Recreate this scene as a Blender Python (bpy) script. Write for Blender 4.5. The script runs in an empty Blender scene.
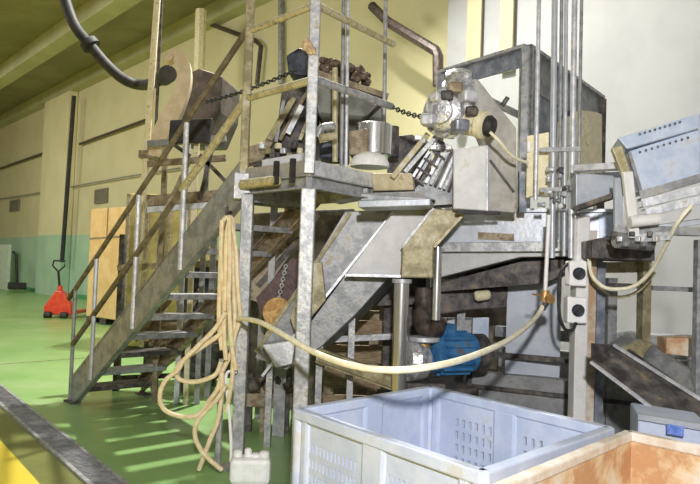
import bpy, bmesh, math, random
from mathutils import Vector, Matrix
random.seed(7)
V = Vector
scn = bpy.context.scene
C = scn.collection
PI = math.pi

# ------------------------------------------------------------------ camera
H = 1.45; F = 700.0
pitch = math.radians(2.2); roll = math.radians(2.0)
fw = V((0, math.cos(pitch), math.sin(pitch)))
up0 = V((0, -math.sin(pitch), math.cos(pitch))); r0 = V((1, 0, 0))
rt = math.cos(roll)*r0 + math.sin(roll)*up0
upv = -math.sin(roll)*r0 + math.cos(roll)*up0
CAM = V((0, 0, H))
cd = bpy.data.cameras.new('camera'); cam = bpy.data.objects.new('camera', cd); C.objects.link(cam)
m = Matrix((rt, upv, -fw)).transposed().to_4x4(); m.translation = CAM
cam.matrix_world = m
cd.sensor_width = 36; cd.lens = 36*F/700; cd.clip_start = .05; cd.clip_end = 200
scn.camera = cam

# survey helpers: a sighting (x, y in the 700x484 frame) cut with a known depth, height or wall gives a place in the hall
def ray(px, py): return rt*((px-350)/F) - upv*((py-242)/F) + fw
def Pd(px, py, d):
    r = ray(px, py); return CAM + r*(d/r.y)
def Pz(px, py, z):
    r = ray(px, py); return CAM + r*((z-H)/r.z)
def Pp(px, py, p0, n):
    r = ray(px, py); return CAM + r*((p0-CAM).dot(n)/r.dot(n))

# ------------------------------------------------------------------ mesh builder
def frame(d, up=V((0, 0, 1))):
    d = d.normalized()
    if abs(d.dot(up)) > .98: up = V((1, 0, 0)) if abs(d.x) < .9 else V((0, 1, 0))
    s = d.cross(up).normalized(); u = s.cross(d).normalized()
    return s, u
def spline(pts, n=8, closed=False):
    P = [V(p) for p in pts]; out = []
    for i in range(len(P)-1):
        a = P[max(i-1, 0)]; b = P[i]; c = P[i+1]; d = P[min(i+2, len(P)-1)]
        for k in range(n):
            t = k/n
            out.append(.5*((2*b)+(c-a)*t+(2*a-5*b+4*c-d)*t*t+(3*b-a-3*c+d)*t**3))
    out.append(P[-1]); return out

class MB:
    def __init__(s): s.v = []; s.f = []
    def add(s, vs, fs):
        o = len(s.v); s.v += [V(x) for x in vs]; s.f += [[o+i for i in f] for f in fs]; return s
    def box(s, c, size, rz=0, M=None):
        c = V(c); x, y, z = size[0]/2, size[1]/2, size[2]/2
        R = M if M else Matrix.Rotation(rz, 3, 'Z')
        vs = [c + R @ V((a*x, b*y, e*z)) for a in (-1, 1) for b in (-1, 1) for e in (-1, 1)]
        return s.add(vs, [(0,1,3,2),(4,6,7,5),(0,4,5,1),(2,3,7,6),(0,2,6,4),(1,5,7,3)])
    def prism(s, pts, ext):
        n = len(pts); ext = V(ext); pts = [V(p) for p in pts]
        return s.add(pts+[p+ext for p in pts], [list(range(n)), list(range(2*n-1, n-1, -1))]+[(i, (i+1)%n, n+(i+1)%n, n+i) for i in range(n)])
    def beam(s, a, b, w, h, kind='box', up=V((0,0,1))):
        a = V(a); b = V(b); sd, u = frame(b-a, up); t = min(w, h)*.16
        W, Hh = w/2, h/2
        if kind == 'box': pr = [(-W,-Hh),(W,-Hh),(W,Hh),(-W,Hh)]
        elif kind == 'L': pr = [(-W,-Hh),(W,-Hh),(W,-Hh+t),(-W+t,-Hh+t),(-W+t,Hh),(-W,Hh)]
        elif kind == 'C': pr = [(-W,-Hh),(W,-Hh),(W,-Hh+t),(-W+t,-Hh+t),(-W+t,Hh-t),(W,Hh-t),(W,Hh),(-W,Hh)]
        elif kind == 'D': pr = [(W,-Hh),(-W,-Hh),(-W,-Hh+t),(W-t,-Hh+t),(W-t,Hh-t),(-W,Hh-t),(-W,Hh),(W,Hh)]
        else: pr = [(-W,-Hh),(W,-Hh),(W,-Hh+t),(t/2,-Hh+t),(t/2,Hh-t),(W,Hh-t),(W,Hh),(-W,Hh),(-W,Hh-t),(-t/2,Hh-t),(-t/2,-Hh+t),(-W,-Hh+t)]
        return s.prism([a+sd*p+u*q for p, q in pr], b-a)
    def tube(s, pts, r, seg=10, cap=True):
        pts = [V(p) for p in pts]; n = len(pts); o = len(s.v); u = None
        for i, p in enumerate(pts):
            d = (pts[min(i+1, n-1)]-pts[max(i-1, 0)]).normalized()
            if u is None: sd, u = frame(d)
            else:
                u = (u - d*u.dot(d)).normalized(); sd = d.cross(u)
            rr = r[i] if isinstance(r, (list, tuple)) else r
            for k in range(seg):
                a = 2*PI*k/seg; s.v.append(p + (sd*math.cos(a)+u*math.sin(a))*rr)
        for i in range(n-1):
            for k in range(seg):
                k2 = (k+1) % seg; s.f.append([o+i*seg+k, o+i*seg+k2, o+(i+1)*seg+k2, o+(i+1)*seg+k])
        if cap:
            s.f.append([o+k for k in range(seg)][::-1]); s.f.append([o+(n-1)*seg+k for k in range(seg)])
        return s
    def lathe(s, prof, org, ax=V((0,0,1)), seg=28):
        ax = V(ax).normalized(); sd, u = frame(ax); org = V(org); o = len(s.v)
        for r, z in prof:
            for k in range(seg):
                a = 2*PI*k/seg; s.v.append(org+ax*z+(sd*math.cos(a)+u*math.sin(a))*max(r, 1e-4))
        n = len(prof)
        for i in range(n-1):
            for k in range(seg):
                k2 = (k+1) % seg; s.f.append([o+i*seg+k, o+i*seg+k2, o+(i+1)*seg+k2, o+(i+1)*seg+k])
        s.f.append([o+k for k in range(seg)][::-1]); s.f.append([o+(n-1)*seg+k for k in range(seg)])
        return s
    def cyl(s, a, b, r, seg=20):
        a = V(a); b = V(b); return s.lathe([(r, 0), (r, (b-a).length)], a, b-a, seg)
    def build(s, name, mat, parent=None, bev=0, smooth=False, solid=0):
        me = bpy.data.meshes.new(name)
        if parent is not None: off = V(parent['_o'])
        else:
            xs = [p.x for p in s.v]; ys = [p.y for p in s.v]; zs = [p.z for p in s.v]
            off = V(((min(xs)+max(xs))/2, (min(ys)+max(ys))/2, min(zs)))
        me.from_pydata([tuple(p-off) for p in s.v], [], s.f); me.update()
        bm = bmesh.new(); bm.from_mesh(me); bmesh.ops.recalc_face_normals(bm, faces=bm.faces); bm.to_mesh(me); bm.free()
        me.materials.append(mat)
        o = bpy.data.objects.new(name, me); C.objects.link(o)
        if parent is not None:
            o.parent = parent; o['_o'] = tuple(off)
        else: o.location = off; o['_o'] = tuple(off)
        if smooth:
            for p in me.polygons: p.use_smooth = True
            es = o.modifiers.new('e', 'EDGE_SPLIT'); es.split_angle = math.radians(38)
        if solid:
            so = o.modifiers.new('s', 'SOLIDIFY'); so.thickness = solid; so.offset = 0
        if bev:
            b = o.modifiers.new('b', 'BEVEL'); b.width = bev; b.segments = 2; b.limit_method = 'ANGLE'
        return o
def tag(o, label, cat, group=None, kind=None):
    o['label'] = label; o['category'] = cat
    if group: o['group'] = group
    if kind: o['kind'] = kind
    return o
def thing(name, label, cat, loc, group=None):
    o = bpy.data.objects.new(name, None); C.objects.link(o); o.location = loc; o['_o'] = tuple(loc)
    o.empty_display_size = .1
    return tag(o, label, cat, group)
def struct(name, mb, mat, **k):
    o = mb.build(name, mat, **k); o['kind'] = 'structure'; return o

# ------------------------------------------------------------------ materials
def mat(name, c1, c2=None, scale=6, rough=.55, metal=0, bump=.2, bscale=40, c3=None, detail=6, lo=.42, hi=.58, stretch=None, emit=None):
    M = bpy.data.materials.new(name); M.use_nodes = True; N = M.node_tree.nodes; L = M.node_tree.links
    b = N['Principled BSDF']; b.inputs['Roughness'].default_value = rough; b.inputs['Metallic'].default_value = metal
    tc = N.new('ShaderNodeTexCoord'); src = tc.outputs['Object']
    if stretch:
        mp = N.new('ShaderNodeMapping'); mp.inputs['Scale'].default_value = stretch; L.new(src, mp.inputs['Vector']); src = mp.outputs['Vector']
    if c2:
        nz = N.new('ShaderNodeTexNoise'); nz.inputs['Scale'].default_value = scale; nz.inputs['Detail'].default_value = detail; nz.inputs['Roughness'].default_value = .65
        L.new(src, nz.inputs['Vector'])
        cr = N.new('ShaderNodeValToRGB'); e = cr.color_ramp.elements
        e[0].position = lo; e[0].color = (*c1, 1); e[1].position = hi; e[1].color = (*c2, 1)
        if c3:
            x = e.new(min(.95, hi+.1)); x.color = (*c3, 1)
        L.new(nz.outputs['Fac'], cr.inputs['Fac']); L.new(cr.outputs['Color'], b.inputs['Base Color'])
    else: b.inputs['Base Color'].default_value = (*c1, 1)
    if bump:
        n2 = N.new('ShaderNodeTexNoise'); n2.inputs['Scale'].default_value = bscale; n2.inputs['Detail'].default_value = 4; L.new(src, n2.inputs['Vector'])
        bp = N.new('ShaderNodeBump'); bp.inputs['Strength'].default_value = bump; bp.inputs['Distance'].default_value = .01
        L.new(n2.outputs['Fac'], bp.inputs['Height']); L.new(bp.outputs['Normal'], b.inputs['Normal'])
    return M
galv   = mat('galvanised_steel', (.30,.31,.32), (.52,.52,.52), 14, .48, .35, .3, c3=(.36,.31,.23))
galvL  = mat('pale_galvanised_steel', (.48,.49,.52), (.72,.73,.76), 12, .42, .3, .25, c3=(.5,.45,.36))
greyS  = mat('dull_grey_steel', (.22,.225,.23), (.36,.365,.37), 9, .5, .3, .3, c3=(.3,.26,.19))
darkS  = mat('dark_dirty_steel', (.05,.045,.045), (.14,.125,.115), 10, .6, .3, .4, c3=(.25,.19,.12))
blackS = mat('black_rubber', (.012,.012,.012), (.035,.033,.03), 10, .6, 0, .3)
railD  = mat('dark_brown_rail_paint', (.10,.08,.05), (.2,.165,.11), 12, .55, .15, .3)
brownS = mat('brown_stained_steel', (.2,.15,.09), (.38,.31,.21), 12, .6, .15, .35, c3=(.13,.1,.07))
oliveS = mat('olive_stained_steel', (.22,.19,.1), (.42,.37,.22), 9, .5, .2, .3, c3=(.45,.45,.42))
goldS  = mat('yellowed_tube_steel', (.38,.33,.18), (.58,.52,.33), 16, .5, .2, .25, c3=(.2,.16,.09))
rusty  = mat('rust_spotted_white_paint', (.68,.67,.64), (.78,.77,.75), 9, .55, 0, .2, c3=(.42,.22,.1), hi=.66)
inox   = mat('stainless_steel', (.62,.6,.57), (.8,.79,.76), 8, .22, .9, .08, stretch=(1,1,.1))
brass  = mat('brass_fitting', (.42,.24,.08), (.6,.38,.15), 20, .4, .6, .2)
alu    = mat('cast_aluminium', (.42,.42,.44), (.86,.86,.88), 26, .35, .6, .8, bscale=30, c3=(.3,.27,.24))
panel  = mat('grey_enclosure_paint', (.47,.47,.46), (.56,.56,.55), 5, .5, .1, .15, c3=(.4,.36,.3))
housing= mat('warm_grey_paint', (.33,.31,.27), (.44,.42,.38), 7, .55, .1, .2, c3=(.25,.2,.15))
bluegr = mat('blue_grey_steel', (.15,.17,.21), (.28,.30,.35), 8, .4, .4, .25, c3=(.45,.45,.45))
navy   = mat('navy_plastic', (.02,.026,.045), (.06,.07,.1), 12, .5, 0, .3)
bluebelt = mat('pale_blue_panel', (.50,.58,.74), (.62,.69,.82), 8, .45, .1, .15, c3=(.6,.6,.62))
lilac  = mat('pale_steel_sheet', (.42,.445,.49), (.52,.55,.60), 5, .4, .25, .15, c3=(.46,.45,.42))
cream  = mat('cream_plastic', (.72,.64,.40), (.85,.78,.55), 14, .6, 0, .3, c3=(.5,.36,.18))
hoseT  = mat('tan_hose', (.72,.57,.33), (.84,.71,.47), 20, .6, 0, .15)
hoseW  = mat('cream_white_hose', (.80,.74,.52), (.9,.86,.68), 16, .5, 0, .15)
tanD   = mat('tan_duct', (.66,.53,.34), (.76,.64,.46), 8, .65, 0, .2)
brownP = mat('taupe_panel', (.075,.06,.05), (.15,.12,.10), 5, .6, .1, .2)
white  = mat('white_plastic', (.85,.84,.82), (.93,.92,.9), 20, .5, 0, .3)
crateM = mat('pale_blue_grey_plastic', (.48,.545,.70), (.58,.635,.77), 5, .45, 0, .15, c3=(.55,.56,.58), hi=.6)
orange = mat('rust_orange_plastic', (.52,.29,.14), (.68,.50,.30), 5, .6, 0, .35, c3=(.70,.64,.52), hi=.52)
woodP  = mat('aged_timber', (.25,.17,.1), (.4,.3,.19), 14, .8, 0, .3, stretch=(1,1,6))
card   = mat('cardboard', (.72,.47,.20), (.80,.56,.27), 3, .8, 0, .1)
yell   = mat('ochre_panel', (.33,.255,.08), (.47,.38,.15), 3, .7, 0, .15, c3=(.3,.25,.1))
red    = mat('red_enamel', (.68,.05,.025), (.78,.09,.04), 8, .35, 0, .05)
blue   = mat('blue_enamel', (.03,.13,.30), (.06,.22,.44), 8, .4, .1, .1, c3=(.15,.12,.1))
dark   = mat('dark_brown_pipe', (.05,.04,.035), (.12,.09,.075), 14, .45, .3, .2)
stickM = mat('blue_sticker', (.08,.16,.55), (.2,.3,.7), 30, .5, 0, 0)
ventM  = mat('grey_vent', (.17,.16,.12), (.25,.23,.17), 20, .6, 0, .1)
concrete = mat('grey_concrete', (.23,.23,.235), (.34,.34,.345), 4, .6, 0, .4, c3=(.16,.15,.14))

# wall paint: teal dado to 2.4 m below yellowish cream
def wall_mat(k=1.0):
    M = bpy.data.materials.new('wall_paint'); M.use_nodes = True; N = M.node_tree.nodes; L = M.node_tree.links
    b = N['Principled BSDF']; b.inputs['Roughness'].default_value = .6
    g = N.new('ShaderNodeNewGeometry'); sx = N.new('ShaderNodeSeparateXYZ'); L.new(g.outputs['Position'], sx.inputs[0])
    mt = N.new('ShaderNodeMath'); mt.operation = 'GREATER_THAN'; mt.inputs[1].default_value = 2.38; L.new(sx.outputs['Z'], mt.inputs[0])
    nz = N.new('ShaderNodeTexNoise'); nz.inputs['Scale'].default_value = .9; nz.inputs['Detail'].default_value = 8; L.new(g.outputs['Position'], nz.inputs['Vector'])
    def ramp(a, c):
        cr = N.new('ShaderNodeValToRGB'); cr.color_ramp.elements[0].position = .35; cr.color_ramp.elements[1].position = .65
        cr.color_ramp.elements[0].color = (*a, 1); cr.color_ramp.elements[1].color = (*c, 1); L.new(nz.outputs['Fac'], cr.inputs['Fac']); return cr
    lo = ramp((.36,.54,.38), (.46,.62,.44)); hi = ramp((.61*k,.555*k,.33*k), (.67*k,.615*k,.385*k))
    mx = N.new('ShaderNodeMix'); mx.data_type = 'RGBA'
    L.new(mt.outputs[0], mx.inputs[0]); L.new(lo.outputs[0], mx.inputs[6]); L.new(hi.outputs[0], mx.inputs[7]); L.new(mx.outputs[2], b.inputs['Base Color'])
    return M
wallM = wall_mat()
wallW = mat('white_wall_paint', (.45,.455,.46), (.50,.505,.51), .8, .6, 0, .05, bscale=5)
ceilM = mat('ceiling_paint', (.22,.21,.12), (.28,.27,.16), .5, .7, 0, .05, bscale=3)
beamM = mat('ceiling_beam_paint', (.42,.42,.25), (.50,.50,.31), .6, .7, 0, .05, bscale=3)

# ------------------------------------------------------------------ the hall
W0 = V((-11.6, 28, 0)); Wd = V((.651, -.759, 0)).normalized(); Wn = V((-.759, -.651, 0)).normalized()  # faces the camera
def Pw(px, py, off=0): return Pp(px, py, W0+Wn*off, Wn)
CZ = 8.4
wa = W0 - Wd*14; wb = W0 + Wd*40
wsplit = Pw(452, 200); wsplit.z = 0
struct('wall_back', MB().prism([wa, wsplit, wsplit+V((0,0,CZ+1)), wa+V((0,0,CZ+1))], -Wn*.3), wallM)
struct('wall_right', MB().prism([wsplit+Wn*.25, wb+Wn*.25, wb+Wn*.25+V((0,0,CZ+1)), wsplit+Wn*.25+V((0,0,CZ+1))], -Wn*.55), wallW)
# far end and camera-side walls that close the hall
e0 = wa; e1 = wa + Wn*22
struct('wall_left', MB().prism([e0, e1, e1+V((0,0,CZ+1)), e0+V((0,0,CZ+1))], -Wd*.3), wallM)

# floor: green epoxy, olive walkway strip past the drain, grey screed under the machines
dr0 = Pz(8, 392, 0); dr1 = Pz(112, 474, 0); ddir = (dr1-dr0).normalized(); dn = V((-ddir.y, ddir.x, 0))
if dn.x > 0: dn = -dn          # towards the near-left
def floor_mat():
    M = bpy.data.materials.new('floor_epoxy'); M.use_nodes = True; N = M.node_tree.nodes; L = M.node_tree.links
    b = N['Principled BSDF']; b.inputs['Roughness'].default_value = .32; b.inputs['Specular IOR Level'].default_value = .35
    g = N.new('ShaderNodeNewGeometry')
    def noise(s, d=8):
        nz = N.new('ShaderNodeTexNoise'); nz.inputs['Scale'].default_value = s; nz.inputs['Detail'].default_value = d; nz.inputs['Roughness'].default_value = .65; L.new(g.outputs['Position'], nz.inputs['Vector']); return nz
    n1 = noise(.9)
    def ramp(src, cols, ps):
        cr = N.new('ShaderNodeValToRGB'); e = cr.color_ramp.elements
        e[0].position = ps[0]; e[0].color = (*cols[0], 1); e[1].position = ps[-1]; e[1].color = (*cols[-1], 1)
        for c, p in zip(cols[1:-1], ps[1:-1]): x = e.new(p); x.color = (*c, 1)
        L.new(src, cr.inputs['Fac']); return cr
    green = ramp(n1.outputs['Fac'], [(.23,.42,.13), (.30,.48,.18), (.44,.52,.30)], [.32, .55, .75])
    olive = ramp(n1.outputs['Fac'], [(.17,.19,.06), (.25,.26,.09)], [.35, .65])
    grey = ramp(noise(3).outputs['Fac'], [(.10,.10,.09), (.24,.24,.22)], [.35, .65])
    def side(p, n, soft):   # signed distance to a line on the floor, ramped
        dp = N.new('ShaderNodeVectorMath'); dp.operation = 'DOT_PRODUCT'; dp.inputs[1].default_value = tuple(n); L.new(g.outputs['Position'], dp.inputs[0])
        mr = N.new('ShaderNodeMapRange'); c = V(p).dot(V(n)); mr.inputs['From Min'].default_value = c-soft; mr.inputs['From Max'].default_value = c+soft; L.new(dp.outputs['Value'], mr.inputs['Value']); return mr.outputs['Result']
    def mix(f, a, c):
        mx = N.new('ShaderNodeMix'); mx.data_type = 'RGBA'; L.new(f, mx.inputs[0]); L.new(a, mx.inputs[6]); L.new(c, mx.inputs[7]); return mx.outputs[2]
    col = mix(side(dr0, dn, .01), green.outputs[0], olive.outputs[0])
    col = mix(side((-.15, 0, 0), V((1, 0, 0)), .5), col, grey.outputs[0])
    yl = side(Pz(12, 453, 0), dn, .005)
    yel = N.new('ShaderNodeRGB'); yel.outputs[0].default_value = (.85,.68,.08,1)
    col = mix(yl, col, yel.outputs[0])
    L.new(col, b.inputs['Base Color'])
    bp = N.new('ShaderNodeBump'); bp.inputs['Strength'].default_value = .15; bp.inputs['Distance'].default_value = .02; L.new(noise(14, 3).outputs['Fac'], bp.inputs['Height']); L.new(bp.outputs['Normal'], b.inputs['Normal'])
    return M
fl = MB().prism([wa-Wn*.3, wb-Wn*.3, wb+Wn*28, wa+Wn*28], V((0,0,-.2)))
struct('floor', fl, floor_mat())
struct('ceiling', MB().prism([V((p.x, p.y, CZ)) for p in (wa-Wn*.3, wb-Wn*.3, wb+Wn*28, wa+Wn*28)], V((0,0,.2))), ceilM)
# cornice and ceiling beams parallel to the wall
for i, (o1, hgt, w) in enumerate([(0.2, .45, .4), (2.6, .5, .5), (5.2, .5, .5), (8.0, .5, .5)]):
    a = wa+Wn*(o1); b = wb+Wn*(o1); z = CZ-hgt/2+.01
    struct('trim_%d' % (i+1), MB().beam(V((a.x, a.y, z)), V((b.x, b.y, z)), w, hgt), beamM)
# cross beams running out from the wall
for k in range(3):
    p = wa + Wd*(6+k*7.5)
    # pilaster
# pilaster on the wall
pa = Pw(44, 290); pb = Pw(69, 290); pa.z = pb.z = 0
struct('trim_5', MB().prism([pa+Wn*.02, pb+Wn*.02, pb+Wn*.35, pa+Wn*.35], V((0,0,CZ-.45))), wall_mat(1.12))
struct('baseboard_back', MB().prism([wa+Wn*.01, wsplit+Wn*.01, wsplit+Wn*.05, wa+Wn*.05], V((0,0,.15))), mat('green_skirting', (.08,.3,.12), (.1,.36,.15)))
# yellow pillars against the white wall
for x0, x1 in ((467, 481), (500, 513)):
    a = Pw(x0, 60, .3); b = Pw(x1, 60, .3); zb = Pw(x0, 74, .3).z; a.z = b.z = zb
    tag(MB().prism([a, b, b+Wn*.03, a+Wn*.03], V((0,0,CZ-.01-zb))).build('wall_pillar', wallM), 'narrow yellow pillar on the pale wall above the steel frame, the %s of two' % ('left' if x0 == 467 else 'right'), 'pillar', 'yellow pillars on the pale wall')

# pipes on the wall
def wallpipe(name, pts, r, m_, label, off=.12):
    mb = MB(); mb.tube([Pw(x, y, off) for x, y in pts], r, 8)
    return tag(mb.build(name, m_, smooth=True), label, 'pipe')
wallpipe('wall_pipe', [(-30,179),(44,153)], .05, dark, 'dark service pipe along the wall left of the pilaster')
wallpipe('wall_pipe', [(80,144),(146,120)], .05, dark, 'dark service pipe high on the wall right of the pilaster')
wallpipe('wall_conduit', [(-30,203),(20,196),(43,192)], .025, greyS, 'thin conduit on the wall left of the pilaster')
wallpipe('wall_conduit', [(70,187),(125,177),(180,168)], .025, greyS, 'thin conduit running across the wall above the small vent')
a = Pw(74, 96, .45); b = Pw(62, 262, .45)
tag(MB().tube([a, b], .085, 8).build('drain_pipe', blackS, smooth=True), 'black vertical pipe down the wall right of the pilaster', 'pipe')
mb = MB()
mb.tube([Pw(210,24,.15), Pw(256,41,.15), Pw(261,46,.15), Pw(257,84,.15)], .06, 8)
tag(mb.build('wall_pipe', dark, smooth=True), 'dark pipe with a bend high on the wall behind the platform rails', 'pipe')
a = Pw(281, 0, .1); b = Pw(281, 84, .1)
tag(MB().tube([a, b], .07, 8).build('drain_pipe', greyS, smooth=True), 'thin vertical grey pipe on the wall left of the navy bin', 'pipe')
mb = MB(); mb.tube([Pw(372,6,.9), Pw(388,22,.9), Pw(436,51,.9), Pw(438,56,.9), Pw(438,86,.9)], .09, 8)
tag(mb.build('wall_pipe', dark, smooth=True), 'thick dark pipe sloping down to the tall steel frame', 'pipe')
a = Pw(201, 10, 1.2); b = Pw(199, 73, 1.2)
tag(MB().tube([a, b], .14, 8).build('wall_post', cream, smooth=True), 'short cream vertical pipe above the taupe fan box', 'pipe')

def vent(x0, y0, x1, y1, label):
    c = Pw((x0+x1)/2, (y0+y1)/2, .05); wdt = (Pw(x1, y0)-Pw(x0, y0)).length; hh = (Pw(x0, y0).z-Pw(x0, y1).z)
    t = thing('wall_vent', label, 'vent', c-V((0,0,hh/2)))
    rz = math.atan2(Wd.y, Wd.x)
    fr = MB()
    for s in (-1, 1):
        fr.box(c+Wd*s*(wdt/2-.03), (.06, .06, hh), rz); fr.box(c+V((0,0,s*(hh/2-.03))), (wdt-.12, .06, .06), rz)
    fr.build('vent_frame', ventM, t)
    sl = MB()
    for k in range(7):
        sl.box(c+V((0,0,-hh/2+hh*(k+1)/8))-Wn*.01, (wdt-.12, .03, .05), rz)
    sl.build('louvre', ventM, t)
vent(95, 189, 107, 203, 'small square grey louvred vent above the cardboard box')
vent(10, 200, 19, 211, 'small grey louvred vent at the left edge of the wall')

# hanging black hose from the ceiling
pts = [Pd(62,-10,9), Pd(74,24,9), Pd(90,45,9), Pd(108,66,9), Pd(125,80,9), Pd(142,85,9), Pd(158,81,8.4), Pd(168,74,7.75)]
hz = thing('ceiling_hose', 'thick black hose sagging from the ceiling to the tan elbow duct', 'hose', pts[0]-V((0,0,.1)))
mb = MB(); sp = spline(pts, 8); mb.tube(sp, .07, 10); mb.build('hose', blackS, hz, smooth=True)
MB().cyl(Pd(88,42,9), Pd(92,47,9), .12).build('coupling', blackS, hz, smooth=True)
MB().cyl(Pd(164,77,7.95), Pd(168,74,7.75), .1).build('coupling', blackS, hz, smooth=True)
# cable
# ------------------------------------------------------------------ drain channel in the floor
t = thing('floor_drain', 'long grey grating drain set diagonally in the green floor', 'drain', dr0)
A0 = dr0-ddir*3; A1 = dr1+ddir*2.5; wch = .2
fr = MB()
for s in (0, 1):
    o_ = dn*(s*wch); fr.beam(A0+o_+V((0,0,.008)), A1+o_+V((0,0,.008)), .03, .02)
fr.build('drain_frame', galv, t)
g = MB(); Lc = (A1-A0).length; n = int(Lc/.035)
for k in range(n):
    c = A0+ddir*(k+.5)*.035; g.beam(c+dn*.015+V((0,0,.006)), c+dn*(wch-.015)+V((0,0,.006)), .012, .012)
g.build('grate', greyS, t)
MB().prism([A0+dn*.015+V((0,0,-.0005)), A1+dn*.015+V((0,0,-.0005)), A1+dn*(wch-.015)+V((0,0,-.0005)), A0+dn*(wch-.015)+V((0,0,-.0005))], V((0,0,.0015))).build('channel_bed', darkS, t)
cr = Pz(20, 433, 0)
# ------------------------------------------------------------------ far left: pallet truck, boxes
c = Pz(57, 318, 0); d0 = c.y
sc = d0/700
t = thing('pallet_truck', 'red hand pallet truck parked by the green dado, handle upright', 'pallet truck', c)
w = 24*sc
def loc(dx, dz, dy=0): return V((c.x+dx*sc, c.y+dy, dz*sc))
mb = MB(); mb.prism([loc(-14,3), loc(14,3), loc(13,12), loc(7,22), loc(3,27), loc(-3,27), loc(-8,20), loc(-14,11)], V((0,.25,0))); mb.build('chassis', red, t, bev=.03)
mb = MB(); mb.cyl(loc(0,24,.1), loc(0,32,.1), .06); mb.build('pump', red, t, smooth=True)
for s in (-1, 1):
    MB().beam(loc(s*9,5,.2), loc(s*9,5,1.4), .16, .08).build('fork', red, t, bev=.01)
    MB().cyl(loc(s*8-3,3,-.08), loc(s*8+3,3,-.08), .085).build('wheel', blackS, t, smooth=True)
mb = MB(); mb.tube([loc(0,26,.1), loc(-1,46,0)], .03, 8); mb.tube([loc(-1,46), loc(-7,52), loc(-6,57)], .022, 8); mb.tube([loc(-1,46), loc(5,52), loc(5,57), loc(-6,57)], .022, 8)
mb.build('handle', blackS, t, smooth=True)

c = Pz(100, 319, 0)
z0 = .14
cb0 = Pz(86, 316, .14); cb1 = Pz(121, 321, .14); cb2 = Pz(141, 316, .14)
hh = Pd(100, 212, c.y).z - z0
e = (cb2-cb1); t = thing('cardboard_box', 'tall tan cardboard pallet box on a dark pallet beyond the stair rail', 'box', V((c.x, c.y, 0)))
cb3 = cb0+e
mb = MB(); mb.prism([cb0, cb1, cb1+e.normalized()*1.3, cb0+e.normalized()*1.3], V((0,0,hh))); mb.build('carton', card, t, bev=.02)
f0 = (cb0-cb1).normalized(); fn = V((f0.y, -f0.x, 0)); fn = fn if fn.y < 0 else -fn
mb = MB()
mid = (cb0+cb1)/2+fn*.004
mb.beam(mid+V((0,0,hh*.7)), mid+V((0,0,hh)), .05, .006); mb.beam(cb0+fn*.004+V((0,0,hh*.72)), cb1+fn*.004+V((0,0,hh*.74)), .006, .04)
mb.build('strap', brownS, t)
mb = MB()
for k in range(3):
    q = cb0.lerp(cb1, .1+k*.4); mb.box(V((q.x, q.y+.5, .07)), (.14, 1.0, .12))
mb.build('pallet', darkS, t)

# small items at the left edge against the wall
c = Pw(17, 287, .8); c.z = 0
t = thing('floor_scrubber', 'small dark mop trolley with pale handle at the left edge', 'trolley', c)
MB().box(c+V((0,0,.25)), (.7, .5, .28), .5).build('bucket', blackS, t, bev=.03)
MB().tube([c+V((0,0,.35)), c+V((-.1,0,1.5)), c+V((-.25,0,1.7))], .05, 8).build('handle', blackS, t, smooth=True)
c = Pw(9, 262, .5); c.z = 0
tag(MB().box(c+V((-.2,0,1.0)), (1.2, .12, 2.0), -.8).build('door_panel', mat('pale_sheet', (.6,.68,.55), (.7,.76,.62))), 'pale board leaning on the wall at the left edge', 'board')

# ------------------------------------------------------------------ platform + stair geometry
def at(px, d, z=0):
    p = Pd(px, 265, d); return V((p.x, p.y, z))
A = at(240, 5.12); B = at(306, 4.55); Cc = at(372, 5.15); D = A+Cc-B
S0 = Pz(71, 402, 0)
sd = (A-S0); sdir = V((sd.x, sd.y, 0)).normalized(); snr = V((-sdir.y, sdir.x, 0))
if snr.y < 0: snr = -snr
WST = .78; ZT = 2.04
Spl = V((sdir.y, -sdir.x, 0))
def onstair(px, py): return Pp(px, py, S0, Spl)

# platform
t = thing('work_platform', 'raised steel work platform with tube guard rails and two front posts', 'platform', V(((A.x+B.x)/2, (A.y+B.y)/2, 0)))
def Z(p, z): return V((p.x, p.y, z))
def ins(p, k=.04): q = (A+B+Cc+D)/4; return p.lerp(q, k)
MB().prism([Z(ins(p), 2.04) for p in (A, B, Cc, D)], V((0,0,.045))).build('deck', greyS, t)
for a, b, lab in ((A, B, 0), (B, Cc, 1), (Cc, D, 0), (D, A, 0)):
    MB().beam(Z(a, 2.01), Z(b, 2.01), .05, .09, 'C').build('deck_beam', galv, t)
    if lab < 2: MB().beam(Z(a, 2.105), Z(b, 2.105), .015, .10).build('toe_board', housing if a is A else galvL, t)
# yellowed tube and dark brackets on the front of the deck
f = (B-A).normalized(); fo = V((f.y, -f.x, 0)); fo = fo if fo.y < 0 else -fo
MB().cyl(Z(A+f*.08+fo*.06, 2.03), Z(A+f*.5+fo*.06, 2.03), .035).build('tube', goldS, t, smooth=True)
for q in (.5, .68): MB().box(Z(A+f*q+fo*.07, 2.08), (.03, .03, .16), math.atan2(f.y, f.x)).build('bracket', blackS, t)
MB().beam(Z(A+f*.07, 0), Z(A+f*.07, 1.965), .085, .085).build('post', galv, t, bev=.006)
MB().beam(Z(A, 2.06), Z(A, 3.45), .06, .06).build('upright', oliveS, t, bev=.006)
MB().beam(Z(B, 0), Z(B, 1.965),   .095, .095).build('post', galv, t, bev=.008)
MB().beam(Z(B, 2.06), Z(B, 3.45), .07, .07).build('upright', galv, t, bev=.006)
MB().beam(Z(D, 0), Z(D, 1.965), .05, .05).build('post', greyS, t)
MB().beam(Z(A, 1.93), Z(A, 2.12), .12, .12).build('bracket', galvL, t, bev=.006)
for p in (A+f*.07, B): MB().box(Z(p, .01), (.22, .22, .02), .8).build('base_plate', galv, t)
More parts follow.
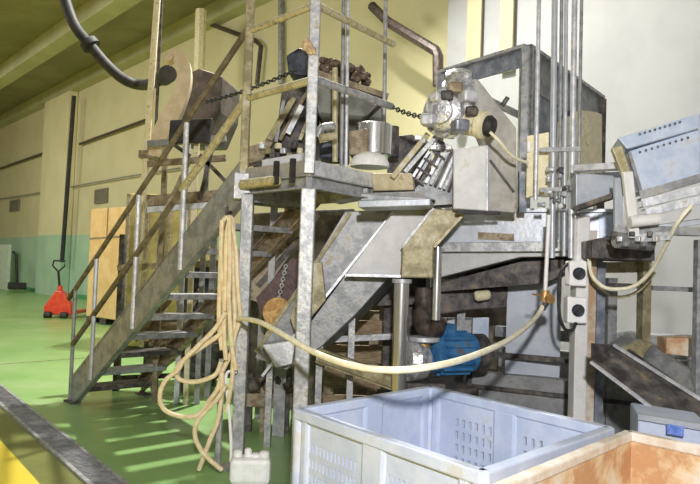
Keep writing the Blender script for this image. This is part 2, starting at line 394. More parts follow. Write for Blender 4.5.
for a, b in ((A, B),):
    MB().tube([Z(a, 2.68), Z(b, 2.68)], .027, 10).build('mid_rail', goldS, t, smooth=True)
    MB().tube([Z(a, 3.18), Z(b, 3.18)], .024, 10).build('top_rail', goldS, t, smooth=True)
    for k in range(7): pass
Ex = B+(Cc-B)*1.25
MB().tube([Z(B, 2.69), Z(Ex, 2.70)], .027, 10).build('mid_rail', galv, t, smooth=True)
MB().tube([Z(B, 3.18), Z(Ex, 3.18)], .024, 10).build('top_rail', goldS, t, smooth=True)
q = B+(Cc-B)*.45
# chain between rail end and gearmotor
def chain(name, a, b, sag, label, m_=blackS, n=22, r=.016):
    mb = MB(); a = V(a); b = V(b); L_ = (b-a).length
    for k in range(n):
        s = (k+.5)/n; p = a.lerp(b, s)-V((0,0,sag*4*s*(1-s))); d = (b-a).normalized(); ln = L_/n*.8
        sdv, u = frame(d); u2 = sdv if k % 2 else u; pts = []
        for j in range(9):
            an = 2*PI*j/8; pts.append(p+d*math.cos(an)*ln*.8+u2*math.sin(an)*r)
        mb.tube(pts, r*.38, 5)
    return tag(mb.build(name, m_), label, 'chain')
chain('safety_chain', Z(Ex, 2.70), Pd(430,117,5.0), .02, 'short dark chain from the rail end to the cast gear motor', n=14)
chain('safety_chain', Pd(206,102,5.6), Pd(296,70,4.9), .02, 'dark chain hung just above the yellowed platform rail', n=34, r=.014)
chain('hoist_chain', Pd(286,265,5.9), Pd(278,303,5.9), 0, 'bright steel chain hanging in front of the dark brown belt housing', galvL, n=12, r=.014)

# stair
t = thing('metal_staircase', 'open steel staircase with sloping handrail rising to the platform', 'staircase', S0)
top = Z(A, 2.08)-sdir*.03; bot = Z(S0, .08)
for k, o_ in enumerate((V((0,0,0)), snr*WST)):
    mb = MB(); dz = V((0,0,.165)) if k == 0 else V((0,0,.11)); ext = snr*.012
    a, b = bot+o_, top+o_
    mb.prism([a-dz*.9+V((0,0,.04)), a-sdir*.06+V((0,0,.02)), a+dz-sdir*.04, b+dz*.85, b-dz], ext)
    s_ = 1 if k == 0 else -1
    for e_ in (1, -1):
        p0 = a+dz*e_*.93; p1 = b+dz*e_*.93
        if e_ == -1: p0 = p0+V((0,0,.03))
        mb.beam(p0+snr*s_*.03, p1+snr*s_*.03, .06, .012)
    mb.build('stringer', greyS if k == 0 else brownS, t)
NT = 10
for k in range(NT):
    s = (k+.45)/NT; p = bot.lerp(top, s); c = p+snr*WST/2
    mb = MB(); rz = math.atan2(sdir.y, sdir.x)
    mb.box(c+V((0,0,0)), (.24, WST-.03, .012), rz)
    for q in (-.115, .115): mb.box(c+sdir*q-V((0,0,.018)), (.012, WST-.03, .045), rz)
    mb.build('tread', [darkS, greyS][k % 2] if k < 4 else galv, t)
p = onstair(67, 288)
bp0 = Z(S0, 0)-sdir*.03; 
rb = Z(bp0, p.z); rm = Z(bp0, onstair(67, 343).z)
rtop = Z(A, 3.22); rmid = Z(A, 2.68)
MB().tube(spline([rb, rb.lerp(rtop, .02), rtop], 4), .024, 10).build('handrail', railD, t, smooth=True)
MB().tube([rm.lerp(rmid, .7), rmid], .031, 10).build('rail_sleeve', goldS, t, smooth=True)
MB().tube([rm, rm.lerp(rmid, .5), rmid], .026, 10).build('mid_rail', railD, t, smooth=True)
MB().tube([bp0, rb], .02, 8).build('baluster', greyS, t, smooth=True)
for px, m_ in ((97, lilac), (136, galvL), (181, galvL)):
    q = onstair(px, 250); s = (V((q.x, q.y, 0))-V((S0.x, S0.y, 0))).length/V((sd.x, sd.y, 0)).length
    z1 = rb.lerp(rtop, s).z; z0_ = bot.lerp(top, s).z
    MB().tube([V((q.x, q.y, z0_-.1)), V((q.x, q.y, z1))], .022, 8).build('baluster', m_, t, smooth=True)
for k in (0, 1):
    MB().box(Z(S0+snr*WST*k+sdir*.03, .01), (.2, .1, .02), math.atan2(sdir.y, sdir.x)).build('foot_plate', darkS, t)

# ------------------------------------------------------------------ tall poles
def pole(name, px0, py0, px1, py1, d, r, m_, label, cat='pole', group=None, z0=None):
    a = Pd(px1, py1, d); b = Pd(px0, py0, d)
    if z0 is not None: a.z = z0
    return tag(MB().tube([V((a.x, a.y, a.z)), V(((a.x+b.x)/2, a.y, (a.z+b.z)/2)), b], r, 10).build(name, m_, smooth=True), label, cat, group)
pole('steel_pole', 158, -10, 136, 298, 7.6, .035, cream, 'tall cream pole rising behind the stair handrail')
pole('steel_pole', 153+9, -10, 155, 150, 7.9, .018, darkS, 'thin dark pole just right of the tall cream pole')

# ------------------------------------------------------------------ fan box and tan elbow duct behind the stair
t = thing('elbow_duct', 'tan curved sheet duct with a hooked top behind the staircase', 'duct', Pd(160,155,7.6))
mid = [(166,60),(172,54),(178,56),(183,66),(184,80),(180,95),(172,112),(163,128),(157,142),(154,156)]
wd = [5,9,13,14,13,14,17,17,14,12]
Lp, Rp = [], []
sp = spline([V((x, y, 0)) for x, y in mid], 4); ws = spline([V((w_, 0, 0)) for w_ in wd], 4)
for i, p in enumerate(sp):
    dd = (sp[min(i+1, len(sp)-1)]-sp[max(i-1, 0)]).normalized(); nn = V((-dd.y, dd.x, 0))*ws[i].x/2
    Lp.append(p+nn); Rp.append(p-nn)
mb = MB()
o = 0; n = len(Lp)
vs = [Pd(p.x, p.y, 7.5) for p in Lp]+[Pd(p.x, p.y, 7.5) for p in Rp]; vs2 = [v+V((-.02,.18,0)) for v in vs]
fs = []
for i in range(n-1):
    fs += [(i, i+1, n+i+1, n+i), (2*n+i, 3*n+i, 3*n+i+1, 2*n+i+1), (i, 2*n+i, 2*n+i+1, i+1), (n+i, n+i+1, 3*n+i+1, 3*n+i)]
fs += [(0, n, 3*n, 2*n), (n-1, 3*n-1, 4*n-1, 2*n-1)]
fs[-1] = (n-1, 2*n-1+0, 4*n-1, 3*n-1)
mb.add(vs+vs2, fs); mb.build('duct_body', tanD, t, smooth=True)
MB().box(Pd(153,157,7.7), (.2,.4,.08)).build('flange', brownS, t)

t = thing('fan_box', 'taupe sheet metal fan housing behind the stair handrail', 'fan housing', Pd(200,140,7.2))
mb = MB(); mb.prism([Pd(190,72,7.9), Pd(199,68,7.9), Pd(222,76,7.9), Pd(220,112,7.9), Pd(208,140,7.9), Pd(172,140,7.9), Pd(184,105,7.9)], V((.1,.7,0))); mb.build('housing', brownP, t, bev=.02)
mb = MB(); mb.prism([Pd(170,120,7.0), Pd(212,118,7.0), Pd(208,142,7.0), Pd(168,142,7.0)], V((0,.09,0))); mb.build('lower_panel', blackS, t, bev=.01)
# gusset bits
t = thing('fan_stand', 'steel support stand below the fan housing beyond the upper stairs', 'stand', V((Pd(190,200,7.4).x, 7.4, 0)))
for px, m_ in ((166, brownS), (188, galvL), (197, cream), (208, greyS)):
    a = Pd(px, 142, 7.3); MB().beam(Z(a, 0), a, .05, .05).build('leg', m_, t)
for y, m_ in ((142, greyS), (162, brownS), (199, brownS), (208, galvL)):
    MB().beam(Pd(148, y+2, 7.25), Pd(226, y-4, 7.25), .07, .06 if y != 199 else .11).build('rail', m_, t)
for x0, y0, x1, y1 in ((200,155,232,188), (166,210,190,160), (212,148,200,200), (170,142,190,156)):
    MB().beam(Pd(x0, y0, 7.2), Pd(x1, y1, 7.2), .04, .04).build('brace', darkS if x0 != 166 else oliveS, t)

# ochre bin behind the stair and clutter frame
c = at(165, 11.5)
t = thing('ochre_bin', 'tall ochre sided bin standing beyond the staircase', 'bin', c)
k_ = 11.5/700
MB().box(c+V((.1,0,1.32)), (68*k_, 1.1, 2.4), -.1).build('bin_body', yell, t, bev=.02)
MB().box(c+V((.1,0,.06)), (68*k_, 1.1, .1), -.1).build('pallet', darkS, t)
mb = MB()
for q in (-.45, -.15, .2, .5): mb.box(c+V((q,-.6-q*0,1.3)), (.05, .06, 2.4), -.1)
mb.build('slat', brownS, t)

t = thing('support_rack', 'dirty low steel rack with cross rails seen between the stair treads', 'rack', at(190, 7.9))
for px in (122, 160, 185, 213):
    a = at(px, 7.9 if px < 200 else 7.7); MB().beam(a, Z(a, 1.75), .085, .06).build('post', greyS if px in (160, 213) else darkS, t)
for y, m_, h_ in ((330, brownS, .12), (352, darkS, .08), (268, oliveS, .07), (388-10, darkS, .05)):
    MB().beam(Pd(118, y, 7.85), Pd(226, y-5, 7.75), .05, h_).build('rail', m_, t)
for x0, y0, x1, y1 in ((135,340,170,300), (172,345,200,290), (190,335,212,310), (140,372,165,345), (150,376,186,350)):
    MB().beam(Pd(x0, y0, 7.8), Pd(x1, y1, 7.8), .05, .05).build('brace', brownS, t)
mb = MB(); mb.prism([Pd(176,352,7.9), Pd(236,350,7.7), Pd(236,378,7.7), Pd(176,380,7.9)], V((0,.5,0))); mb.build('tray', darkS, t)
mb = MB(); mb.prism([Pd(192,262,8.2), Pd(216,260,8.2), Pd(216,312,8.2), Pd(192,315,8.2)], V((0,.3,0))); mb.build('back_panel', navy, t)

# rubble of waste on the low tray
c = Pd(140,372,7.6)
# ------------------------------------------------------------------ rear conveyor seen beneath the platform
t = thing('rear_incline_conveyor', 'light brown stained inclined conveyor seen beneath the platform deck', 'conveyor', at(262, 6.9))
mb = MB(); mb.prism([Pd(288,206,6.6), Pd(318,212,6.6), Pd(258,302,6.6), Pd(236,296,6.6), Pd(238,270,6.6)], V((0,.5,0))); mb.build('side_panel', mat('pale_brown_stained_steel', (.32,.27,.19), (.46,.40,.3), 9, .6, .1, .3, c3=(.2,.16,.1)), t)
for a, b in (((296,218),(250,272)), ((300,238),(258,286))):
    MB().beam(Pd(*a, 6.57), Pd(*b, 6.57), .03, .05).build('edge_strip', darkS, t)
MB().beam(Pd(285,246,6.56), Pd(285,246,6.56)+V((0.001,0,.35)), .08, .03).build('cleat', oliveS, t)
for px in (264, 300):
    a = at(px, 6.75); MB().beam(a, Z(a, 1.3), .06, .06).build('leg', greyS, t)
t = thing('belt_housing', 'dark brown guard plate of the belt drive below the platform', 'guard', at(275, 6.2))
mb = MB(); mb.prism([Pd(256,298,6.0), Pd(292,258,6.0), Pd(300,262,6.0), Pd(300,312,6.0), Pd(262,322,6.0)], V((0,.4,0))); mb.build('guard_plate', mat('dark_red_brown', (.06,.03,.03), (.11,.06,.055), 10, .5, .2, .3), t)
mb = MB(); mb.lathe([(.05,0),(.09,.02),(.09,.1),(.12,.11),(.12,.16)], Pd(274,311,5.85), V((.3,-1,0))); mb.build('sprocket', brass, t, smooth=True)
mb = MB(); mb.cyl(Pd(274,312,5.9), Pd(294,308,6.0), .08); mb.build('shaft', brownS, t, smooth=True)
MB().beam(at(285, 6.1), Z(at(285, 6.1), .95), .1, .1).build('pedestal', greyS, t)

# ------------------------------------------------------------------ extra machinery backing
a = at(305, 7.4); b = at(512, 7.2)
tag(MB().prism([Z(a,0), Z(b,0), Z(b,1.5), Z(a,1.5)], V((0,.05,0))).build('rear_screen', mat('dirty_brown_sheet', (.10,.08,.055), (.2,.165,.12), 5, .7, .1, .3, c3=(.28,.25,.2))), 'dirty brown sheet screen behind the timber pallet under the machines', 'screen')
a = at(248, 8.0); b = at(352, 7.7)
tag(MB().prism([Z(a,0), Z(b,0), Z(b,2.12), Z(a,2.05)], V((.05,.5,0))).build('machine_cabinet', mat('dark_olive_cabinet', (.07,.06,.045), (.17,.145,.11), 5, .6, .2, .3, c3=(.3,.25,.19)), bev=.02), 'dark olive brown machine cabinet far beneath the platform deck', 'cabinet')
t = thing('scrap_trough', 'low brown trough of scrap seen through the stair treads', 'trough', at(190, 8.3))
MB().prism([Pd(142,318,8.3), Pd(222,312,8.3), Pd(222,345,8.3), Pd(150,348,8.3)], V((0,.4,0))).build('trough_body', brownS, t, bev=.01)
MB().prism([Pd(176,300,8.6), Pd(224,296,8.6), Pd(224,345,8.6), Pd(176,345,8.6)], V((0,.2,0))).build('back_plate', housing, t, bev=.01)
for px in (152, 218): MB().beam(at(px,8.4), Z(at(px,8.4), .5), .08, .08).build('leg', darkS, t)
t = thing('drive_skid', 'dark greasy drive skid on the floor between the platform posts', 'skid', at(270, 6.3))
MB().box(at(273,6.3,.28), (.5,.3,.12), .2).build('skid_plate', brownS, t, bev=.01)
for px, m_ in ((254, darkS), (270, brownS), (291, darkS)): MB().beam(at(px,6.2), at(px,6.2,.5), .07, .07).build('leg', m_, t)
for k in range(5): MB().lathe([(.03,-.05),(.06,-.03),(.06,.03),(.03,.05)], at(258+k*8, 6.1, .42+.05*(k%2)), V((1,.4*k,.3)), 12).build('roller', [darkS,dark,brownS][k%3], t, smooth=True)
ja = Pz(-10,365,0); jb = Pz(150,353,0); jd = V((jb.y-ja.y, -(jb.x-ja.x), 0)).normalized()*.035
struct('trim_6', MB().prism([ja, jb, jb+jd, ja+jd], V((0,0,.004))), brownS)
# ------------------------------------------------------------------ main inclined conveyor
t = thing('incline_conveyor', 'broad grey inclined conveyor descending left from the hopper to the floor', 'conveyor', at(285, 5.7))
ex = V((.12, .5, 0))
def PR(pts, d, e_, name, m_, bev=.006):
    return MB().prism([Pd(x, y, d) for x, y in pts], e_).build(name, m_, t, bev=bev)
PR([(345,211),(393,210),(346,273),(306,326),(272,364),(255,358),(262,338),(300,285)], 5.62, ex, 'side_panel', greyS)
PR([(346,274),(392,274),(358,312),(322,346),(286,370),(268,366),(306,328)], 5.5, ex, 'lower_trough', greyS)
MB().beam(Pd(393,212,5.55), Pd(262,376,5.5), .03, .02).build('edge_strip', galvL, t)  # pale strip colours in the highlight where the two side bands meet
MB().beam(Pd(350,213,5.58), Pd(256,352,5.6), .03, .03).build('edge_strip', oliveS, t)
PR([(304,262),(322,262),(326,300),(296,336),(290,318)], 5.45, V((0,.1,0)), 'guard_plate', oliveS)
PR([(262,345),(296,340),(292,364),(276,368)], 5.35, V((0,.2,0)), 'foot_guard', galvL)
for px, d_ in ((354, 5.7), (323, 5.6), (274, 5.7)):
    a = at(px, d_); zt = Pd(px, 276 if px == 354 else 345, d_).z
    MB().beam(a, Z(a, zt), .055 if px != 323 else .08, .05).build('leg', galv, t)
MB().beam(Pd(318,355,5.45), Pd(398,384,5.3), .06, .11, 'C').build('base_rail', oliveS, t)
MB().beam(Pd(318,340,6.0), Pd(396,336,6.0), .05, .05).build('cross_rail', galv, t)
mb = MB(); mb.prism([Pd(322,288,6.2), Pd(420,286,6.2), Pd(420,304,6.2), Pd(322,308,6.2)], V((0,.05,0)))
mb.build('rear_panel', darkS, t)

# low timber blocks seen behind the lower conveyor
t = thing('timber_pallet', 'weathered timber pallet stood behind the steel outlet pipe', 'pallet', at(375, 6.9))
a = at(328, 6.8); b = at(425, 6.8)
for k in range(4):
    MB().beam(Z(a, .15+k*.24), Z(b, .15+k*.24), .03, .17).build('board', woodP, t)
for s in (.05, .5, .95):
    p = a.lerp(b, s)+V((0,.06,0)); MB().beam(p, Z(p, 1.05), .09, .09).build('batten', brownS, t)

# ------------------------------------------------------------------ hopper + olive chute + outlet pipe
t = thing('feed_hopper', 'light grey five sided steel hopper under the platform edge', 'hopper', at(380, 5.4))
PR([(394,211),(433,207),(405,247),(400,277),(346,274)], 5.3, V((.05,.5,0)), 'hopper_body', panel)
MB().beam(Pd(345,275,5.28), Pd(434,277,5.25), .03, .02).build('bottom_flange', galvL, t)
MB().beam(Pd(362,206,5.1), Pd(432,204,5.0), .3, .05).build('top_plate', lilac, t, bev=.006)
MB().beam(Pd(335,200,5.25), Pd(372,193,5.15), .2, .05).build('top_plate', galv, t)
t = thing('discharge_chute', 'olive stained bent steel chute leading down to a bright outlet pipe', 'chute', at(415, 5.2))
PR([(433,208),(468,211),(434,246),(433,278),(401,278),(402,247)], 5.12, V((.03,.22,0)), 'chute_body', oliveS, .01)
MB().beam(Pd(467,210,5.1), Pd(434,247,5.1), .02, .02).build('edge_strip', goldS, t)
MB().beam(Pd(433,208,5.1), Pd(402,247,5.1), .02, .02).build('edge_strip', galv, t)
a = Pd(402,279,5.25)
MB().cyl(Z(a, 0), a, .058).build('outlet_pipe', inox, t, smooth=True)
MB().cyl(a-V((0,0,.03)), a, .075).build('pipe_collar', galvL, t, smooth=True)
a = Pd(438,247,5.2); b = Pd(436,320,5.2)
tag(MB().cyl(Z(a, b.z), a, .032).build('standpipe', inox, smooth=True), 'bright slim vertical pipe right of the olive chute', 'pipe')
# dark pump elbow and blue motor
t = thing('pump', 'dark pump with U bend and flange standing left of the blue motor', 'pump', at(425, 5.45))
pts = spline([Pd(424,290,5.5), Pd(424,312,5.45), Pd(426,326,5.4), Pd(436,330,5.35), Pd(440,320,5.3)], 6)
MB().tube(pts, [.07]*6+[.085]*(len(pts)-14)+[.06]*8, 12).build('elbow', dark, t, smooth=True)
MB().lathe([(.1,0),(.12,.01),(.12,.04),(.06,.05)], Pd(424,342,5.4)).build('flange', galvL, t, smooth=True)
mb = MB(); mb.lathe([(.07,0),(.1,.05),(.15,.1),(.16,.2),(.12,.26)], Pd(430,362,5.5), V((-.8,-.5,.1))); mb.build('volute', alu, t, smooth=True)
MB().cyl(Pd(424,362,5.4), Pd(424,343,5.4), .05).build('inlet_pipe', brass, t, smooth=True)
MB().box(Z(at(428,5.5), .3), (.3,.3,.6)).build('pedestal', darkS, t, bev=.01)
t = thing('electric_motor', 'blue finned electric motor under the wash tank', 'motor', at(452, 5.6))
c0 = Pd(446,353,5.5); ax = V((.85, .35, 0)).normalized()
mb = MB(); mb.lathe([(.10,-.14),(.15,-.12),(.155,.22),(.10,.25)], c0, ax, 32); mbody = mb.build('motor_body', blue, t, smooth=True)
mb = MB()
for k in range(16):
    an = 2*PI*k/16; sdv, u = frame(ax); d_ = sdv*math.cos(an)+u*math.sin(an)
    mb.beam(c0+d_*.16-ax*.08, c0+d_*.16+ax*.18, .012, .03, up=d_)
mb.build('cooling_fins', blue, mbody)
MB().lathe([(.12,0),(.15,.02),(.15,.08),(.09,.1)], c0+ax*.25, ax).build('fan_cowl', darkS, t, smooth=True)
MB().box(c0+V((-.02,-.02,.19)), (.14,.12,.08), .4).build('terminal_box', blue, t, bev=.01)
MB().box(Z(c0, .28)+V((.05,.05,0)), (.34,.28,.56), .4).build('pedestal', darkS, t)

# ------------------------------------------------------------------ wash tank
t = thing('wash_tank', 'long grey steel wash tank on the right with a tapered underside', 'tank', at(525, 5.6))
T0 = Pd(445,211,5.55); T1 = Pd(616,212,5.12); tn = V((.22, .98, 0)).normalized()
tnv = V((T1.y-T0.y, -(T1.x-T0.x), 0)).normalized(); tnv = tnv if tnv.y < 0 else -tnv   # out of the tank front
def TP(px, py, off=0): return Pp(px, py, T0+tnv*off, tnv)
dep = -tnv*1.1
MB().prism([TP(433,213), TP(616,212), TP(616,243), TP(433,243)], dep).build('tank_body', lilac, t, bev=.006)
MB().prism([TP(433,252,-.02), TP(592,250,-.02), TP(592,256,-.02), TP(520,257,-.02), TP(433,279,-.02)], dep*.9).build('lower_body', bluegr if 0 else panel, t, bev=.006)
MB().beam(TP(436,247.5,.02), TP(594,246.5,.02), .08, .075).build('ledge', galv, t, bev=.005)
MB().beam(TP(446,210,.01), TP(617,211,.01), .07, .025).build('top_flange', lilac, t)
mb = MB(); mb.prism([TP(478,232,.012), TP(514,234,.012), TP(514,241,.012), TP(478,239,.012)], tnv*-.01); mb.build('stain_plate', brownS, t)
mb = MB(); mb.prism([TP(436,284,-.2), TP(520,262,-.2), TP(586,258,-.2), TP(586,264,-.2), TP(545,283,-.2), TP(436,292,-.2)], dep*.7); mb.build('under_belt', darkS, t)
MB().prism([TP(599,214,.01), TP(612,214,.01), TP(612,236,.01), TP(599,237,.01)], tnv*.01).build('end_plate', bluebelt, t)
for px, d_ in ((462, 6.1), (612, 5.5)):
    p = at(px, d_); MB().beam(p, Z(p, 1.45), .07, .07).build('leg', greyS, t)

tag(MB().prism([Pd(420,288,5.9), Pd(508,287,5.9), Pd(508,296,5.9), Pd(506,308,5.9), Pd(470,310,5.9), Pd(420,318,5.9)], V((0,.3,0))).build('pipe_tray', darkS, bev=.01), 'dark grimy pipe tray beneath the wash tank', 'tray')
c = Pd(484,295,5.8)
tag(MB().lathe([(.03,-.08),(.045,-.06),(.045,.03),(.03,.05)], c, V((1,0,.2))).build('pipe_union', cream, smooth=True), 'small cream pipe union on the dark tray', 'fitting')
for x0, x1, y0, y1, d_, m_, lab in ((440,456,318,350,6.4,lilac,'narrow pale panel behind the blue motor'), (473,489,318,350,6.35,bluebelt,'bright pale panel right of the blue motor'), (456,473,318,350,6.6,greyS,'dull grey panel between two pale panels')):
    a = Pd(x0, y0, d_); b = Pd(x1, y0, d_)
    tag(MB().prism([Z(a,0), Z(b,0), b, a], V((0,.04,0))).build('side_panel', m_), lab, 'panel')
a = Pd(508,262,5.92); b = Pd(562,262,5.8)
tag(MB().prism([Z(a,0), Z(b,0), Z(b,1.75), Z(a,1.75)], V((.02,.06,0))).build('sheet_panel', mat('slate_blue_sheet', (.42,.45,.51), (.50,.53,.59), 4, .5, .1, .1)), 'large blue grey sheet panel under the wash tank behind the hose', 'panel')

# low concrete trough with rails at the right
t = thing('catch_basin', 'low grey concrete catch basin with steel rails behind the pallet crate', 'basin', at(560, 6.0))
a = at(470, 6.0); b = at(700, 5.2); n_ = V((b.y-a.y, -(b.x-a.x), 0)).normalized(); n_ = n_ if n_.y > 0 else -n_
MB().prism([a, b, b+n_*.12, a+n_*.12], V((0,0,.62))).build('front_wall', concrete, t, bev=.01)
a2 = a+n_*1.0; b2 = b+n_*1.0
MB().prism([a2, b2, b2+n_*.12, a2+n_*.12], V((0,0,.75))).build('rear_wall', concrete, t, bev=.01)
MB().beam(Z(a, .78)-n_*.02, Z(b, .78)-n_*.02, .05, .04).build('rail', darkS, t)
MB().beam(Z(a, .5)-n_*.03, Z(b, .5)-n_*.03, .03, .03).build('rail', darkS, t)
MB().beam(Z(a, .9)+n_*.9, Z(b, .9)+n_*.9, .08, .10).build('rail', greyS, t)
for s in (.02, .5, .98):
    p = a.lerp(b, s); MB().beam(Z(p,0)-n_*.05, Z(p,.8)-n_*.05, .04, .04).build('rail_post', darkS, t)

# white switch post
pt = at(580, 4.95)
t = thing('switch_post', 'white rust spotted steel post carrying two rotary switches', 'post', Z(pt, 0))
zt = Pd(584, 216, 4.95).z
MB().beam(Z(pt, 0), Z(pt, zt), .13, .09, 'box').build('column', rusty, t, bev=.008)
MB().box(Z(pt, .42)+V((0,0,0)), (.32,.24,.04)).build('base_plate', rusty, t, bev=.005)
MB().beam(Z(pt, .02)+V((.085,0,0)), Z(pt, zt-.1)+V((.085,0,0)), .02, .06).build('flange', mat('rust_edge', (.45,.3,.18), (.62,.57,.48), 5, .7, 0, .3), t)
for (x0, y0, x1, y1), lab in (((568,261,586,286), 'upper'), ((566,297,586,323), 'lower')):
    c = Pd((x0+x1)/2, (y0+y1)/2, 4.83); w_ = (x1-x0)*4.83/700; h_ = (y1-y0)*4.83/700
    s_ = thing('isolator_switch', 'white square rotary isolator with dark knob, %s of two on the white post' % lab, 'switch', c-V((0,0,h_/2)), 'rotary isolators on the white post')
    MB().box(c+V((0,.02,0)), (w_, .11, h_)).build('switch_case', white, s_, bev=.012)
    dl = MB().lathe([(.042,0),(.042,.02),(.034,.03)], c-V((0,.035,0)), V((0,-1,0)), 20).build('dial', navy, s_, smooth=True)
    MB().box(c-V((0,.075,0)), (.018,.03,.07), M=Matrix.Rotation(.7, 3, 'Y')).build('knob', blackS, dl, bev=.004)
# black cable loop between switches
mb = MB(); mb.tube(spline([Pd(570,262,4.85), Pd(560,275,4.82), Pd(559,310,4.8), Pd(564,328,4.8), Pd(572,330,4.82), Pd(576,322,4.8)], 8), .012, 8)
tag(mb.build('cable', blackS, smooth=True), 'black cable looping down beside the two switches', 'cable')

# ------------------------------------------------------------------ vertical conduits
cg = 'vertical conduits in front of the tall frame'
for i, (x0, x1, yb, r, m_, lab) in enumerate([
        (539.5,535.5,200,.015,galvL,'thin bright conduit nearest the cream board, leftmost of the bundle'),
        (555,552,258,.021,lilac,'wide pale conduit, second from the left of the vertical bundle'),
        (562,559,240,.013,greyS,'dull narrow conduit right behind the wide pale conduit'),
        (566.5,564,256,.014,lilac,'narrow pale conduit in the middle of the vertical bundle'),
        (575,571,258,.02,galvL,'bright conduit, second from the right of the vertical bundle'),
        (582,578,216,.012,greyS,'dull grey conduit, rightmost of the vertical bundle')]):
    a = Pd(x1, yb, 4.86); b = Pd(x0, -30, 4.86)
    if i == 4: b = Pd(x0, -30, 4.84)
    tag(MB().tube([a, b], r, 10).build('conduit', m_, smooth=True), lab, 'conduit', cg)
a = Pd(549,215,4.8); b = Pd(545,296,4.8)
t = thing('water_valve', 'brass tap on a white drop pipe feeding the cream hose', 'valve', b)
MB().tube([b, Z(a, a.z)], .014, 10).build('drop_pipe', white, t, smooth=True)
tb = MB().cyl(b-V((0,0,.04)), b+V((0,0,.04)), .03).build('tap_body', brass, t, smooth=True)
MB().tube([b+V((-.09,-.01,.01)), b+V((.03,-.02,0))], .007, 6).build('lever', brass, tb)
MB().cyl(Pd(546,303,4.79), Pd(542,309,4.79), .022).build('hose_clamp', darkS, t, smooth=True)
MB().lathe([(.035,0),(.035,.02)], b+V((.02,-.03,-.02)), V((.3,-1,.2))).build('hand_wheel', brass, tb, smooth=True)
# valve cluster
t = thing('valve_manifold', 'cluster of small pipe fittings and valves on the conduit bundle', 'manifold', Pd(555,212,4.82))
rr = random.Random(3)
for k in range(16):
    p = Pd(541+rr.random()*30, 168+rr.random()*44, 4.80); d_ = [V((1,0,0)), V((0,0,1)), V((0,-1,0))][k % 3]
    MB().lathe([(.014,-.025),(.02,-.02),(.014,-.01),(.014,.01),(.02,.02),(.014,.025)], p, d_, 10).build('fitting', [galvL, greyS, darkS, lilac][k % 4], t, smooth=True)
MB().beam(Pd(540,190,4.83), Pd(574,189,4.83), .02, .03).build('bracket', galv, t)
MB().beam(Pd(540,150,4.83), Pd(580,149,4.83), .02, .03).build('bracket', galv, t)
# cream board
t = thing('cream_board', 'stained cream plastic board hanging left of the conduits', 'board', Pd(538,196,4.95))
MB().prism([Pd(527,136,4.95), Pd(549,132,4.93), Pd(548,192,4.93), Pd(526,198,4.95)], V((.02,.08,0))).build('board', cream, t, bev=.006)
MB().cyl(Pd(529,142,4.93), Pd(529,152,4.93), .015).build('bottle_neck', white, t, smooth=True)

# ------------------------------------------------------------------ tall steel frame
t = thing('tall_steel_frame', 'tall grey steel frame with deep top skirts behind the conduits', 'frame', at(527, 5.95))
zt = Pd(527,48,6.0).z; Q0 = Pz(527,48,zt); Q1 = Pz(441,74,zt); Q2 = Pz(601,99,zt); Q3 = Q1+Q2-Q0
def skirt(a, b, h_, m_, nm): MB().prism([a, b, b-V((0,0,h_)), a-V((0,0,h_))], ((Q0+Q3)/2-(a+b)/2).normalized()*.03).build(nm, m_, t)
skirt(Q0, Q1, .15, bluegr, 'top_skirt'); skirt(Q0, Q2, .34, greyS, 'top_skirt'); skirt(Q1, Q3, .08, greyS, 'top_skirt'); skirt(Q2, Q3, .08, greyS, 'top_skirt')
for a, b in ((Q0, Q1), (Q0, Q2)):
    MB().beam(Z(a, zt+.015), Z(b, zt+.015), .09, .03).build('top_flange', galv, t)
MB().beam(Z(Q0, 0), Z(Q0, zt), .1, .1, 'L').build('leg', galv, t)
MB().beam(Z(Q2, 0), Z(Q2, zt-.01), .12, .08).build('leg', darkS, t)
MB().beam(Z(Q1, 0), Z(Q1, zt-.01), .08, .08).build('leg', greyS, t)
MB().beam(Z(Q3, 0), Z(Q3, zt-.01), .08, .08).build('leg', greyS, t)
# steel bin inside the frame
b0 = Q0.lerp(Q2, .10); b1 = Q0.lerp(Q2, .70); q = (Q1-Q0).normalized()*.12; zz = Pd(535,134,6.1).z
MB().prism([Z(b0, zz)+q*.1, Z(b1, zz)+q*.1, Z(b1, zt-.1)+q*.1, Z(b0, zt-.1)+q*.1], q).build('hung_bin', bluegr, t, bev=.01)

# pale cupboard behind dark leg / beam
tag(MB().prism([Pd(536,134,6.5), Pd(580,110,6.8), Pd(596,112,7.4), Pd(596,190,7.4), Pd(536,196,6.5)], V((.1,.1,0))).build('baffle_plate', cream), 'cream baffle plate behind the conduit bundle', 'plate')

# ------------------------------------------------------------------ machine housing (tilted) and gear motor
t = thing('machine_housing', 'grey boxy machine housing with slanted warm grey side behind the gear motor', 'housing', Pd(485,211,5.0))
MB().prism([Pd(453,149,4.98), Pd(487,145,4.95), Pd(487,211,4.95), Pd(453,209,4.98)], V((.03,.28,0))).build('front_box', panel, t, bev=.008)
MB().prism([Pd(488,150,5.0), Pd(462,80,5.0), Pd(478,79,5.0), Pd(516,128,5.0), Pd(517,213,5.0), Pd(488,211,5.0)], V((.03,.35,0))).build('side_cowl', housing, t, bev=.008)
MB().beam(Pd(487,146,4.94), Pd(487,211,4.94), .012, .012).build('edge_strip', galvL, t)
MB().beam(Pd(490,160,4.98), Pd(514,192,4.98), .012, .015).build('edge_strip', darkS, t)
MB().beam(Pd(456,212,4.97), Pd(500,213,4.97), .05, .02).build('gasket', blackS, t)
MB().beam(Pd(522,172,5.1), Pd(522,212,5.1), .05, .05).build('bracket', bluegr, t)
MB().tube([Pd(502,106,4.96), Pd(508,97,4.94)], .018, 8).build('stub', darkS, t)

